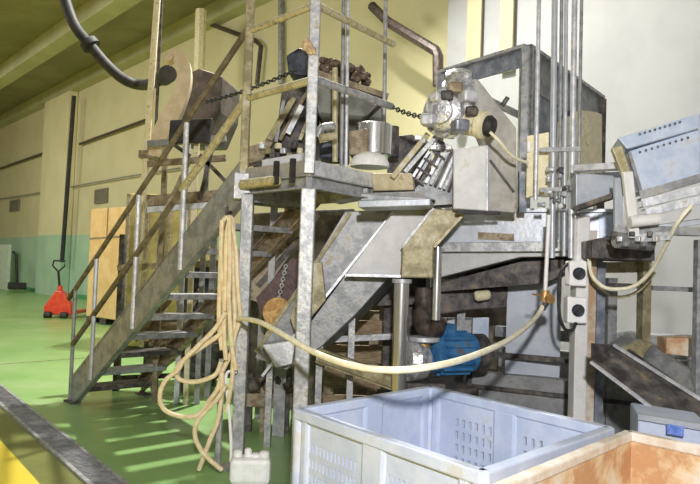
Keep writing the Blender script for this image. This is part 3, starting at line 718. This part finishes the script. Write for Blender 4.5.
t = thing('gear_motor', 'bright cast aluminium gear motor with bolted flanges above the grey housing', 'gear motor', Pd(450,150,4.8))
gx = V((-.45,-.85,-.1)).normalized()
g0 = Pd(444,112,4.75)
mb = MB(); mb.lathe([(.10,-.22),(.145,-.2),(.15,-.12),(.175,-.1),(.175,-.05),(.14,-.03),(.13,.02),(.09,.05)], g0, gx, 32); gc = mb.build('gear_case', alu, t, smooth=True)
mb = MB(); mb.lathe([(.06,0),(.085,.01),(.085,.05),(.05,.06)], g0+gx*.04, gx, 24); mb.build('bearing_cap', alu, gc, smooth=True)
sdv, u = frame(gx)
for k in range(8):
    an = 2*PI*k/8; p = g0+(sdv*math.cos(an)+u*math.sin(an))*.155-gx*.03; MB().cyl(p-gx*.03, p+gx*.02, .014, 8).build('bolt', galv, gc)
mb = MB(); mb.lathe([(.07,0),(.11,.02),(.115,.12),(.09,.14),(.09,.2),(.05,.22)], Pd(458,100,4.9), V((-.1,-.6,.7)), 24); mb.build('gear_head', alu, t, smooth=True)
for x, y, sz, m_ in ((447,96,.09,darkS), (468,97,.11,galvL), (472,112,.09,dark), (428,120,.1,galvL), (455,88,.1,brownS), (437,98,.08,galvL), (460,126,.11,bluegr)):
    MB().box(Pd(x,y,4.66), (sz, sz*.9, sz*.75), .5+x).build('cover', m_, t, bev=.015)
mx = V((.80,-.55,-.22)).normalized(); m0 = Pd(462,122,4.8)
mb = MB(); mb.lathe([(.07,0),(.085,.02),(.085,.12),(.095,.13),(.095,.17),(.06,.19)], m0, mx, 24); bb = mb.build('motor_barrel', cream, t, smooth=True)
mb = MB(); mb.lathe([(.07,0),(.075,.02),(.055,.05),(.03,.055)], m0+mx*.19, mx, 20); mb.build('motor_cap', blackS, bb, smooth=True)
mb = MB()
for k in range(12):
    an = 2*PI*k/12; s2, u2 = frame(gx); d_ = s2*math.cos(an)+u2*math.sin(an); mb.beam(g0+d_*.15-gx*.19, g0+d_*.155-gx*.11, .012, .04, up=d_)
mb.build('cooling_fins', alu, gc)
mb = MB(); mb.tube(spline([Pd(490,132,4.6), Pd(500,142,4.62), Pd(512,156,4.7), Pd(528,163,4.8)], 8), .011, 8)
tag(mb.build('cable', hoseW, smooth=True), 'white cable from the gear motor to the cream board', 'cable')

# finned incline below the gear motor
t = thing('slatted_conveyor', 'steep slatted grey conveyor section left of the grey housing', 'conveyor', Pd(430,206,5.05))
MB().prism([Pd(414,190,5.15), Pd(452,150,5.15), Pd(454,204,5.15), Pd(424,206,5.15), Pd(414,200,5.15)], V((.02,.3,0))).build('side_panel', greyS, t)
for k in range(9):
    x = 412+k*4.6; MB().beam(Pd(x, 178+k*1.6, 5.08), Pd(x+26-k*1.6, 138+k*2.2, 5.08), .018, .02).build('slat', [galvL, galv, darkS][k % 3], t)
for k in range(5):
    MB().beam(Pd(410+k*7, 176-k*9, 5.05), Pd(424+k*7, 184-k*8, 5.05), .015, .015).build('cross_bar', darkS, t)
MB().beam(Pd(392,178,5.0), Pd(428,134,5.0), .04, .04).build('frame_bar', oliveS, t, bev=.004)
MB().beam(Pd(405,172,4.98), Pd(436,136,4.98), .03, .03).build('frame_bar', galv, t)
for k in range(7):
    MB().box(Pd(418+k*5, 138+k*3.2 if k < 4 else 148, 5.0), (.05,.05,.035), k).build('coupling', [alu, galvL, darkS][k % 3], t, bev=.006)
# tan box on deck corner
tag(MB().prism([Pd(372,173,5.1), Pd(412,173,5.0), Pd(414,190,5.0), Pd(373,191,5.1)], V((.03,.2,0))).build('motor_plinth', mat('tan_painted_steel', (.45,.38,.24), (.58,.5,.34), 10, .6, .1, .3, c3=(.3,.24,.15)), bev=.01), 'tan stained steel box at the right end of the platform deck', 'box')
tag(MB().prism([Pd(360,193,5.05), Pd(418,191,4.98), Pd(436,200,4.98), Pd(360,201,5.05)], V((.03,.25,0))).build('grey_channel', greyS, bev=.008), 'grey steel channel under the tan box joining the platform to the hopper', 'channel')

# stainless drum with brown box
t = thing('stainless_drum', 'short stainless drum with a brown stained box on a white conical base', 'drum', Pd(370,168,5.9))
c = Pd(373,156,5.9); k_ = 5.9/700
MB().lathe([(17*k_,0),(18.5*k_,.01),(18.5*k_,31*k_),(17*k_,32*k_)], c, seg=36).build('drum_body', inox, t, smooth=True)
MB().prism([Pd(349,131,5.7), Pd(368,128,5.7), Pd(368,154,5.7), Pd(349,155,5.7)], V((.02,.2,0))).build('gearbox', brownS, t, bev=.01)
MB().lathe([(19*k_,-12*k_),(19*k_,-8*k_),(16*k_,-2*k_),(9*k_,2*k_)], Pd(370,155,5.7), seg=30).build('base_cone', white, t, smooth=True)
MB().cyl(Pd(391,157,6.05), Pd(391,127,6.05), .07).build('rear_pipe', darkS, t, smooth=True)
# big hopper behind post B
t = thing('intake_hopper', 'large grey green funnel hopper with dirty rim behind the front platform post', 'hopper', Pd(350,150,6.5))
d_ = 6.3
def ring(px0, px1, y, da, db): return [Pd(px0, y, da), Pd(px1, y, da), V((Pd(px1, y, da).x, db, Pd(px1, y, da).z)), V((Pd(px0, y, da).x, db, Pd(px0, y, da).z))]
r1 = [Pd(318,76,6.2), Pd(386,97,6.2), Pd(386,97,6.2)+V((0,.9,0)), Pd(318,76,6.2)+V((0,.9,0))]
r1b = [Pd(318,112,6.2), Pd(386,118,6.2), Pd(386,118,6.2)+V((0,.9,0)), Pd(318,112,6.2)+V((0,.9,0))]
r2 = [Pd(332,146,6.35), Pd(352,146,6.35), Pd(352,146,6.35)+V((0,.4,0)), Pd(332,146,6.35)+V((0,.4,0))]
mb = MB(); vs = r1+r1b+r2; fs = [(3,2,1,0)]
for q in range(2):
    for i in range(4): fs.append((q*4+i, q*4+(i+1)%4, q*4+4+(i+1)%4, q*4+4+i))
fs.append((8,9,10,11)); mb.add(vs, fs)
mb.build('funnel', mat('grey_green_steel', (.11,.115,.09), (.21,.215,.18), 6, .5, .2, .2), t)
MB().beam(Pd(318,74,6.15), Pd(388,97,6.15), .06, .05).build('rim', brownS, t)
MB().beam(Pd(356,128,6.1), Pd(386,100,6.1), .3, .01).build('baffle', darkS, t)
mb = MB(); rr = random.Random(5)
for k in range(90):
    x = 322+rr.random()*46; y = 60+(x-322)*.22+rr.random()*14
    mb.lathe([(.01,-.03),(.04,-.01),(.03,.03),(.01,.04)], Pd(x, y, 6.25+rr.random()*.6), V((rr.random()-.5, rr.random()-.5, rr.random())), 7)
o = mb.build('waste_heap', mat('brown_waste', (.07,.05,.035), (.22,.16,.11), 20, .9, 0, .5)); tag(o, 'heap of dirty brown waste on top of the funnel hopper', 'waste', kind='stuff')
# navy bin left of post B
t = thing('navy_bin', 'navy blue angular plastic bin at the top of the elevator left of the post', 'bin', Pd(300,72,6.4))
MB().prism([Pd(286,55,6.2), Pd(299,47,6.2), Pd(306,50,6.2), Pd(312,66,6.2), Pd(308,76,6.2), Pd(288,74,6.2)], V((.05,.5,0))).build('bin_body', navy, t, bev=.02)
mb = MB(); rr = random.Random(9)
for k in range(10):
    mb.lathe([(.008,-.03),(.026,0),(.008,.03)], Pd(305+rr.random()*9, 40+rr.random()*12, 4.50), V((rr.random()-.5, rr.random()-.5, rr.random())), 7)
tag(mb.build('leaf_litter', mat('dry_litter', (.4,.28,.15), (.6,.45,.28), 30, .8, 0, .3)), 'tan dry litter caught on the front post beside the navy bin', 'litter', kind='stuff')
# elevator conveyor behind rails
t = thing('elevator_conveyor', 'dark grimy elevator conveyor climbing behind the platform mid rail', 'conveyor', Pd(265,165,6.2))
MB().prism([Pd(282,88,6.2), Pd(312,76,6.2), Pd(312,160,6.2), Pd(252,166,6.2), Pd(262,150,6.2), Pd(278,122,6.2)], V((.05,.45,0))).build('side_panel', darkS, t)
MB().prism([Pd(244,148,6.1), Pd(264,142,6.1), Pd(278,118,6.1), Pd(278,134,6.1), Pd(262,160,6.1), Pd(244,164,6.1)], V((0,.2,0))).build('lower_chute', brownS, t)
for a, b, m_, w_ in (((302,106),(288,134),galvL,.045), ((308,120),(300,140),goldS,.03), ((294,98),(270,140),oliveS,.05), ((312,84),(280,140),brownS,.03), ((284,100),(276,142),greyS,.03)):
    MB().beam(Pd(*a, 6.05), Pd(*b, 6.05), w_, w_).build('bar', m_, t)
for k in range(9):
    x = 262+k*5.4; MB().box(Pd(x, 146+(k % 3)*5, 6.0), (.05,.05,.05), k*.7).build('fitting', [galvL, oliveS, darkS, cream][k % 4], t, bev=.008)
MB().prism([Pd(262,160,5.9), Pd(308,152,5.9), Pd(308,166,5.9), Pd(262,168,5.9)], V((0,.3,0))).build('base_tray', panel, t)
for px in (272, 303):
    a = at(px, 6.35); MB().beam(Z(a, 0), Z(a, Pd(px,160,6.35).z), .06, .06).build('leg', greyS, t)
# posts right of B
pole('steel_pole', 335, 68, 335, 162, 5.4, .022, goldS, 'short yellowed pole standing on the deck right of the front post')
for i, (x, y0, m_, r_) in enumerate(((342.5, -30, greyS, .016), (347, -30, galvL, .014))):
    pole('conduit', x+1.5, y0, x-.5, 163, 5.25, r_, m_, ('dull grey' if i == 0 else 'bright') + ' conduit rising past the funnel hopper, ' + ('left' if i == 0 else 'right') + ' of the pair', 'conduit', 'conduit pair by the funnel hopper', z0=2.087)
pole('conduit', 386, -30, 384, 128, 5.9, .018, galv, 'single grey conduit dropping to the stainless drum', 'conduit')
t = thing('pipe_elbow', 'grey bent tube on the deck between the posts', 'pipe', Pd(326,140,5.3))
MB().tube(spline([Pd(318,137,5.2), Pd(322,128,5.2), Pd(334,126,5.25)], 6), .03, 10).build('tube', galv, t, smooth=True)
MB().tube([Pd(320,138,5.15), Pd(336,136,5.2)], .03, 10).build('tube', goldS, t, smooth=True)
tag(MB().prism([Pd(319,142,5.8), Pd(348,140,5.8), Pd(350,160,5.8), Pd(319,158,5.8)], V((0,.3,0))).build('control_cabinet', navy, bev=.02), 'small dark cabinet on the deck under the funnel hopper', 'cabinet')
a = Pw(322, 0, .5); b = Pw(346, 0, .5)

tag(MB().prism([Pd(388,137,6.4), Pd(412,134,6.4), Pd(430,150,6.4), Z(Pd(430,182,6.4),0), Z(Pd(388,180,6.4),0)], V((.05,.3,0))).build('drive_cover', darkS, bev=.01), 'dark grimy drive cover right of the stainless drum', 'cover')
# ------------------------------------------------------------------ right conveyor with blue panels
t = thing('blue_panel_conveyor', 'inclined conveyor with pale blue side panels rising at the right edge', 'conveyor', at(650, 4.4))
d_ = 4.3; e_ = V((.1,.5,0))
PR([(629,151),(700,129),(700,178),(664,185),(641,192)], 4.3, V((.1,.5,0)), 'side_panel', bluebelt)
PR([(618,138),(700,113),(700,128),(627,149)], 4.25, V((.1,.4,0)), 'upper_strip', bluebelt)
PR([(612,148),(622,145),(631,172),(622,174)], 4.24, V((.02,.08,0)), 'end_cap', goldS)
mb = MB()
for k in range(9): mb.cyl(Pd(640+k*5, 134-k*1.5, 4.235), Pd(640+k*5, 134-k*1.5, 4.26), .008, 8)
for k in range(9): mb.cyl(Pd(640+k*6, 152-k*1.8, 4.285), Pd(640+k*6, 152-k*1.8, 4.32), .008, 8)
mb.build('rivets', navy, t)
MB().beam(Pd(629,152,4.27), Pd(642,196,4.27), .015, .02).build('edge_strip', greyS, t)
for (x0, y0, x1, y1, h_, m_) in ((638,196,700,178,.05,greyS), (640,204,700,190,.05,galvL), (644,213,700,200,.045,galvL), (650,221,700,214,.06,panel), (612,229,700,232,.05,greyS), (618,240,668,236,.05,galv), (648,229,700,222,.03,lilac)):
    MB().beam(Pd(x0, y0, 4.3), Pd(x1, y1, 4.25), .1, h_, 'D').build('frame_rail', m_, t)
MB().beam(Pd(627,172,4.2), Pd(634,238,4.2), .04, .06).build('arm', rusty, t, bev=.006)
MB().beam(Pd(618,178,4.3), Pd(618,230,4.3), .03, .05).build('arm', lilac, t)
MB().cyl(Pd(630,222,4.15), Pd(658,219,4.15), .035).build('roller', rusty, t, smooth=True)
MB().cyl(Pd(617,240,4.25), Pd(650,243,4.35), .05).build('roller', greyS, t, smooth=True)
for k in range(8): MB().box(Pd(614+k*6, 234+(k % 3)*5, 4.18), (.03,.03,.03), k).build('fitting', [darkS, galvL, greyS][k % 3], t, bev=.004)
PR([(592,240),(612,236),(655,246),(655,261),(592,258)], 4.6, V((.05,.6,0)), 'under_tray', darkS)
MB().beam(Pd(575,169,4.6), Pd(626,166,4.4), .1, .04).build('guide_rail', galvL, t)
PR([(576,174),(626,171),(622,190),(576,206)], 4.62, V((.05,.35,0)), 'guide_panel', lilac)
MB().beam(Pd(576,209,4.58), Pd(622,193,4.4), .06, .03).build('guide_rail', darkS, t)
for px, y, w_, m_, dd in ((644.5, 259, .11, oliveS, 5.1), (601, 262, .03, bluegr, 5.0), (700, 240, .06, galv, 4.6)):
    a = at(px, dd); MB().beam(a, Z(a, Pd(px, y, dd).z), w_, .06).build('leg', m_, t)
MB().beam(Pd(592,284,5.05), Pd(637,286,5.05), .03, .03).build('cross_bar', darkS, t)
MB().beam(Pd(652,288,5.05), Pd(700,290,5.05), .03, .035).build('cross_bar', greyS, t)
MB().beam(Pd(594,268,5.2), Pd(640,267,5.2), .04, .08).build('cross_bar', goldS, t)
mb = MB(); mb.tube(spline([Pd(589,258,4.75), Pd(592,275,4.72), Pd(604,287,4.7), Pd(620,289,4.65), Pd(636,285,4.6), Pd(652,270,4.5), Pd(666,245,4.3), Pd(678,222,4.15), Pd(692,205,4.1)], 8), .013, 8)
tag(mb.build('cable', hoseW, smooth=True), 'white cable drooping from the switch post to the blue panel conveyor', 'cable')
mb = MB(); mb.tube(spline([Pd(592,282,4.9), Pd(606,293,4.9), Pd(622,297,4.9), Pd(640,290,4.85), Pd(655,272,4.8)], 8), .01, 8)
tag(mb.build('cable', goldS, smooth=True), 'yellowed cable hanging just below the white one', 'cable')

# dark chutes lower right
t = thing('dark_chute', 'dark grey sloping chute with bright edges and painted upper highlight at lower right', 'chute', at(640, 4.2))
c0, c1 = Pd(592,352,4.4), Pd(700,432,3.7)
sdv = V((.35,.9,.15)).normalized()
def chute(c0, c1, w_, lip, m_, me_):
    dd = (c1-c0).normalized(); sv = (V((.45,.85,0))-dd*dd.dot(V((.45,.85,0)))).normalized(); up = sv.cross(dd); up = up if up.z > 0 else -up
    MB().prism([c0, c1, c1+sv*w_, c0+sv*w_], -up*.01).build('bed', m_, t)
    for s in (0, w_):
        MB().prism([c0+sv*s, c1+sv*s, c1+sv*s+up*lip, c0+sv*s+up*lip], sv*.008).build('side_lip', m_, t)
        MB().beam(c0+sv*s+up*lip, c1+sv*s+up*lip, .014, .012).build('edge_strip', me_, t)
MB().prism([Pd(591,343,4.35), Pd(614,345,4.5), Pd(705,402,4.05), Pd(705,447,3.75), Pd(591,361,4.3)], V((.05,.12,-.05))).build('bed', darkS, t)
MB().beam(Pd(591,362,4.28), Pd(705,448,3.73), .02, .016).build('side_lip', galvL, t)
MB().beam(Pd(614,345,4.48), Pd(705,402,4.03), .02, .016).build('side_lip', galvL, t)  # pale lip colour carries the highlight along the chute's upper edge
t = thing('grey_chute', 'grey angled feed chute behind the dark chute at the right edge', 'chute', at(665, 4.9))
MB().prism([Pd(612,352,4.9), Pd(632,338,5.1), Pd(644,340,5.0), Pd(700,378,4.6), Pd(700,415,4.5)], V((.1,.35,.02))).build('chute_body', greyS, t, bev=.01)
MB().beam(Pd(628,350,4.85), Pd(700,400,4.45), .02, .02).build('edge_strip', darkS, t)
MB().prism([Pd(618,349,4.88), Pd(640,339,4.95), Pd(652,344,4.9), Pd(636,366,4.8)], V((.02,.05,0))).build('stain_plate', oliveS, t)
t2 = at(650, 6.8)
tag(MB().prism([at(596, 6.6), at(700, 6.2), at(700, 6.2)+V((.1,.3,0)), at(596, 6.6)+V((.1,.3,0))], V((0,0,.95))).build('low_tank', mat('grey_tank', (.3,.3,.32), (.4,.4,.42), 5, .5, .1, .2), bev=.01), 'low grey tank behind the chutes at the right', 'tank')
tag(MB().prism([Pd(666,338,5.0), Pd(700,338,4.9), Pd(700,358,4.9), Pd(666,354,5.0)], V((.02,.2,0))).build('wooden_block', orange, bev=.01), 'rust orange block on the low tank at the right edge', 'block')

# ------------------------------------------------------------------ hoses
hk = Pd(228,214,5.0)
t = thing('hose_coil', 'long tan hose hung in loose loops from the platform post', 'hose', Z(hk, 0))
def hp(l, d): return [Pd(x, y, d+(i % 3-1)*.012) for i, (x, y) in enumerate(l)]
strands = [
 hp([(222,350),(219,320),(220,280),(221,240),(223,222),(228,217),(233,222),(233,250),(234,290),(235,325),(232,350),(222,372)], 4.95),
 hp([(226,360),(224,330),(225,290),(226,250),(228,226),(231,222),(236,250),(238,290),(240,318),(234,340),(232,380),(226,412)], 4.90),
 hp([(229,218),(230,260),(229,300),(232,345),(236,370)], 4.87),
 hp([(222,220),(221,260),(224,300),(222,330),(205,345),(186,358),(177,368),(178,378),(190,382),(204,380),(216,374),(221,362)], 4.93),
 hp([(226,312),(214,330),(200,344),(184,360),(178,370),(166,380),(160,394),(163,408),(175,415),(190,417),(202,412),(210,400),(218,388),(222,372)], 4.88),
 hp([(222,372),(222,392),(218,420),(210,440),(204,456),(199,470)], 4.85),
 hp([(226,385),(218,398),(205,412),(197,422),(195,436),(201,450),(210,460),(222,470)], 4.82),
]
for s_ in strands:
    MB().tube(spline(s_, 8), .0165, 8).build('hose_loop', hoseT, t, smooth=True)
MB().tube([hk+V((0,.12,.02)), hk+V((0,-.05,.0)), hk+V((0,-.07,.05))], .014, 8).build('hook', darkS, t, smooth=True)
mb = MB(); mb.tube(spline([Pd(238,319,4.86), Pd(246,319,4.65), Pd(262,323,4.3), Pd(284,335,3.95), Pd(310,350,3.65), Pd(336,361,3.4), Pd(365,368,3.22), Pd(400,370,3.15), Pd(435,366,3.2), Pd(470,357,3.45), Pd(505,342,3.95), Pd(525,328,4.4), Pd(537,316,4.7), Pd(543,306,4.79)], 8), .0165, 10)
tag(mb.build('water_hose', hoseW, smooth=True), 'cream water hose sagging in a long curve from brass tap to post', 'hose')
mb = MB(); mb.tube(spline([Pd(237,372,4.93), Pd(228,372,4.92), Pd(226,382,4.92), Pd(229,410,4.9), Pd(231,440,4.88), Pd(231,462,4.86)], 8), .011, 8)
tag(mb.build('thin_hose', white, smooth=True), 'thin whitish hose hanging down the left side of the platform post', 'hose')
a = at(226, 5.0)
tag(MB().tube([a, Z(a, .78)], .022, 8).build('stub_post', galv, smooth=True), 'slim grey stub pipe beside the left platform post', 'pipe')
# white canister at bottom
c = Pz(250, 482, 0)
t = thing('plastic_canister', 'white crumpled plastic canister on the floor at the left post', 'canister', c)
MB().box(c+V((0,0,.085)), (.27,.16,.17), .1).build('canister_body', white, t, bev=.03)
for dx, h_, r_ in ((-.09,.05,.03), (-.02,.065,.025), (.03,.035,.03), (.09,.05,.035)):
    MB().lathe([(r_,0),(r_,h_*.8),(r_*.6,h_)], c+V((dx,0,.16)), seg=12).build('cap', white, t, smooth=True)

# ------------------------------------------------------------------ plastic pallet crate
RZ = .76
Lc_ = Pz(297,408,RZ); Bc_ = Pz(430,386,RZ); Rc_ = Pz(611,427,RZ); Fc_ = Lc_+Rc_-Bc_
ctr = (Lc_+Rc_)/2
t = thing('pallet_crate', 'large pale blue grey perforated plastic pallet crate at the bottom', 'crate', Z(ctr, 0))
def crate_wall(a, b, spec):
    a = Z(a, 0); b = Z(b, 0); L_ = (b-a).length; d_ = (b-a).normalized(); inn = (Z(ctr,0)-(a+b)/2); inn = (inn-d_*inn.dot(d_)).normalized()
    # panel with real slot openings: columns along the wall, rows up it
    xs = [0]; hole = []
    def blk(x0, n, w_, g): 
        x = x0
        for i in range(n):
            xs.append(x); hole.append((x, x+w_)); xs.append(x+w_); x += w_+g
    slots = []
    for sa, sb, sw, sp_ in spec:
        x = sa*L_
        while x < sb*L_: slots.append((x, x+sw)); x += sp_
    zs = []; z = .14
    while z < RZ-.13: zs.append((z, z+.045)); z += .072
    X = sorted(set([0, L_]+[v for s in slots for v in s])); ZZ = sorted(set([.12, RZ-.02]+[v for s in zs for v in s]))
    mb = MB(); vs = [[a+d_*x+V((0,0,z))+inn*.012 for z in ZZ] for x in X]; idx = {}
    base = []
    for i in range(len(X)):
        for j in range(len(ZZ)): base.append(vs[i][j])
    fs = []
    for i in range(len(X)-1):
        for j in range(len(ZZ)-1):
            hx = any(abs(X[i]-s[0]) < 1e-6 for s in slots); hz_ = any(abs(ZZ[j]-s[0]) < 1e-6 for s in zs)
            if hx and hz_: continue
            fs.append((i*len(ZZ)+j, (i+1)*len(ZZ)+j, (i+1)*len(ZZ)+j+1, i*len(ZZ)+j+1))
    mb.add(base, fs); mb.build('wall_panel', crateM, t, solid=.02)
    mb = MB()
    for f_ in (.07, .5, .93):
        mb = MB(); p = a+d_*f_*L_+inn*.012; mb.box(p+V((0,0,.42)), (.07 if f_ != .5 else .16, .05, .62), math.atan2(d_.y, d_.x)); mb.build('rib', crateM, t, bev=.02)
    mb = MB(); mb.prism([Z(a,RZ-.05)-inn*.02, Z(b,RZ-.05)-inn*.02, Z(b,RZ-.05)+inn*.035, Z(a,RZ-.05)+inn*.035], V((0,0,.05)))
    mb.build('rim', crateM, t, bev=.008)
for a, b, sp_ in ((Lc_, Bc_, []), (Bc_, Rc_, [(.20,.43,.022,.05), (.60,.72,.022,.05)]), (Rc_, Fc_, [(.13,.36,.017,.045)]), (Fc_, Lc_, [(.12,.42,.012,.03), (.6,.9,.012,.03)])): crate_wall(a, b, sp_)
for p in (Lc_, Bc_, Rc_, Fc_): MB().cyl(Z(p.lerp(ctr, .03), .1), Z(p.lerp(ctr, .03), RZ-.005), .035, 12).build('corner_post', crateM, t, smooth=True)
MB().prism([Z(p.lerp(ctr, .02), .1) for p in (Lc_, Bc_, Rc_, Fc_)], V((0,0,.03))).build('crate_floor', crateM, t)
for s in (.08, .5, .92):
    p = Lc_.lerp(Bc_, s); q = Fc_.lerp(Rc_, s); MB().beam(Z(p.lerp(ctr,.03),.05), Z(q.lerp(ctr,.03),.05), .1, .1).build('skid', crateM, t)

# orange bin
RZ2 = .80
K = Pz(628,430,RZ2); Lf = Pz(520,474,RZ2); Rg = Pz(705,446,RZ2); Rg = K+(Rg-K).normalized()*1.0; Lf = K+(Lf-K).normalized()*1.15
t = thing('orange_bin', 'rust orange stained open bin at the bottom right corner', 'bin', Z((Lf+Rg)/2, 0))
Fr = Lf+Rg-K; cc = (Lf+Rg)/2
for a, b in ((K, Lf), (K, Rg), (Rg, Fr), (Lf, Fr)):
    d_ = (b-a).normalized(); inn = cc-(a+b)/2; inn = V((inn.x, inn.y, 0)); inn = (inn-d_*inn.dot(d_)).normalized()
    MB().prism([Z(a,0), Z(b,0), Z(b,RZ2-.04), Z(a,RZ2-.04)], inn*.025).build('side_wall', orange, t)
    MB().prism([Z(a,RZ2-.04)-inn*.015, Z(b,RZ2-.04)-inn*.015, Z(b,RZ2-.04)+inn*.03, Z(a,RZ2-.04)+inn*.03], V((0,0,.04))).build('rim', mat('pale_bin_rim', (.6,.5,.38), (.72,.66,.58), 9, .6, 0, .2), t, bev=.008)
MB().prism([Z(p,.02) for p in (K, Lf, Fr, Rg)], V((0,0,.03))).build('bin_floor', orange, t)
# grey-blue crate behind with sticker
t = thing('grey_crate', 'pale grey crate with a blue sticker under the dark chute', 'crate', at(672, 3.6))
a = Pd(638,414,3.72); b = Pd(710,426,3.5)
MB().prism([Z(a,0), Z(b,0), Z(b,b.z), a], V((.1,.35,0))).build('crate_body', crateM, t, bev=.01)
MB().beam(a-V((0,.01,.01)), b-V((0,.01,.01)), .03, .03).build('rim', lilac, t)
MB().prism([Pd(667,424,3.58), Pd(684,427,3.53), Pd(684,437,3.53), Pd(667,434,3.58)], V((0,.006,0))).build('sticker', stickM, t)

# ------------------------------------------------------------------ light
wd_ = bpy.data.worlds.new('world'); scn.world = wd_; wd_.use_nodes = True
wd_.node_tree.nodes['Background'].inputs[0].default_value = (.95,.97,1,1); wd_.node_tree.nodes['Background'].inputs[1].default_value = .30
def area(name, loc_, tgt, size, power, col):
    l = bpy.data.lights.new(name, 'AREA'); l.size = size; l.energy = power; l.color = col
    o = bpy.data.objects.new(name, l); C.objects.link(o); o.location = loc_
    o.rotation_euler = (V(tgt)-V(loc_)).to_track_quat('-Z', 'Y').to_euler(); return o
area('flash_light', (.1,-.7,2.4), (0.4,5,1.2), .16, 245, (1,.985,.99))
area('hall_lamp', (-.6,9.8,7.8), (-1.4,6,0), .25, 1000, (1,.98,.93))
area('hall_lamp', (-13,11,8.0), (-11,18,1), 4.5, 1150, (1,.98,.92))
area('hall_lamp', (-17,20,8.0), (-15,24,1), 4.5, 700, (1,.98,.92))
area('hall_lamp', (-4,9,8.0), (-4,14,2.5), 3.5, 230, (1,.98,.92))
area('hall_lamp', (3.5,4.5,8.0), (4.5,8,1), 2.0, 40, (1,.99,.98))
scn.view_settings.view_transform = 'Standard'; scn.view_settings.look = 'None'; scn.view_settings.gamma = 1
scn.view_settings.use_curve_mapping = False
scn.view_settings.exposure = 0
for o in bpy.data.objects:
    if '_o' in o: del o['_o']
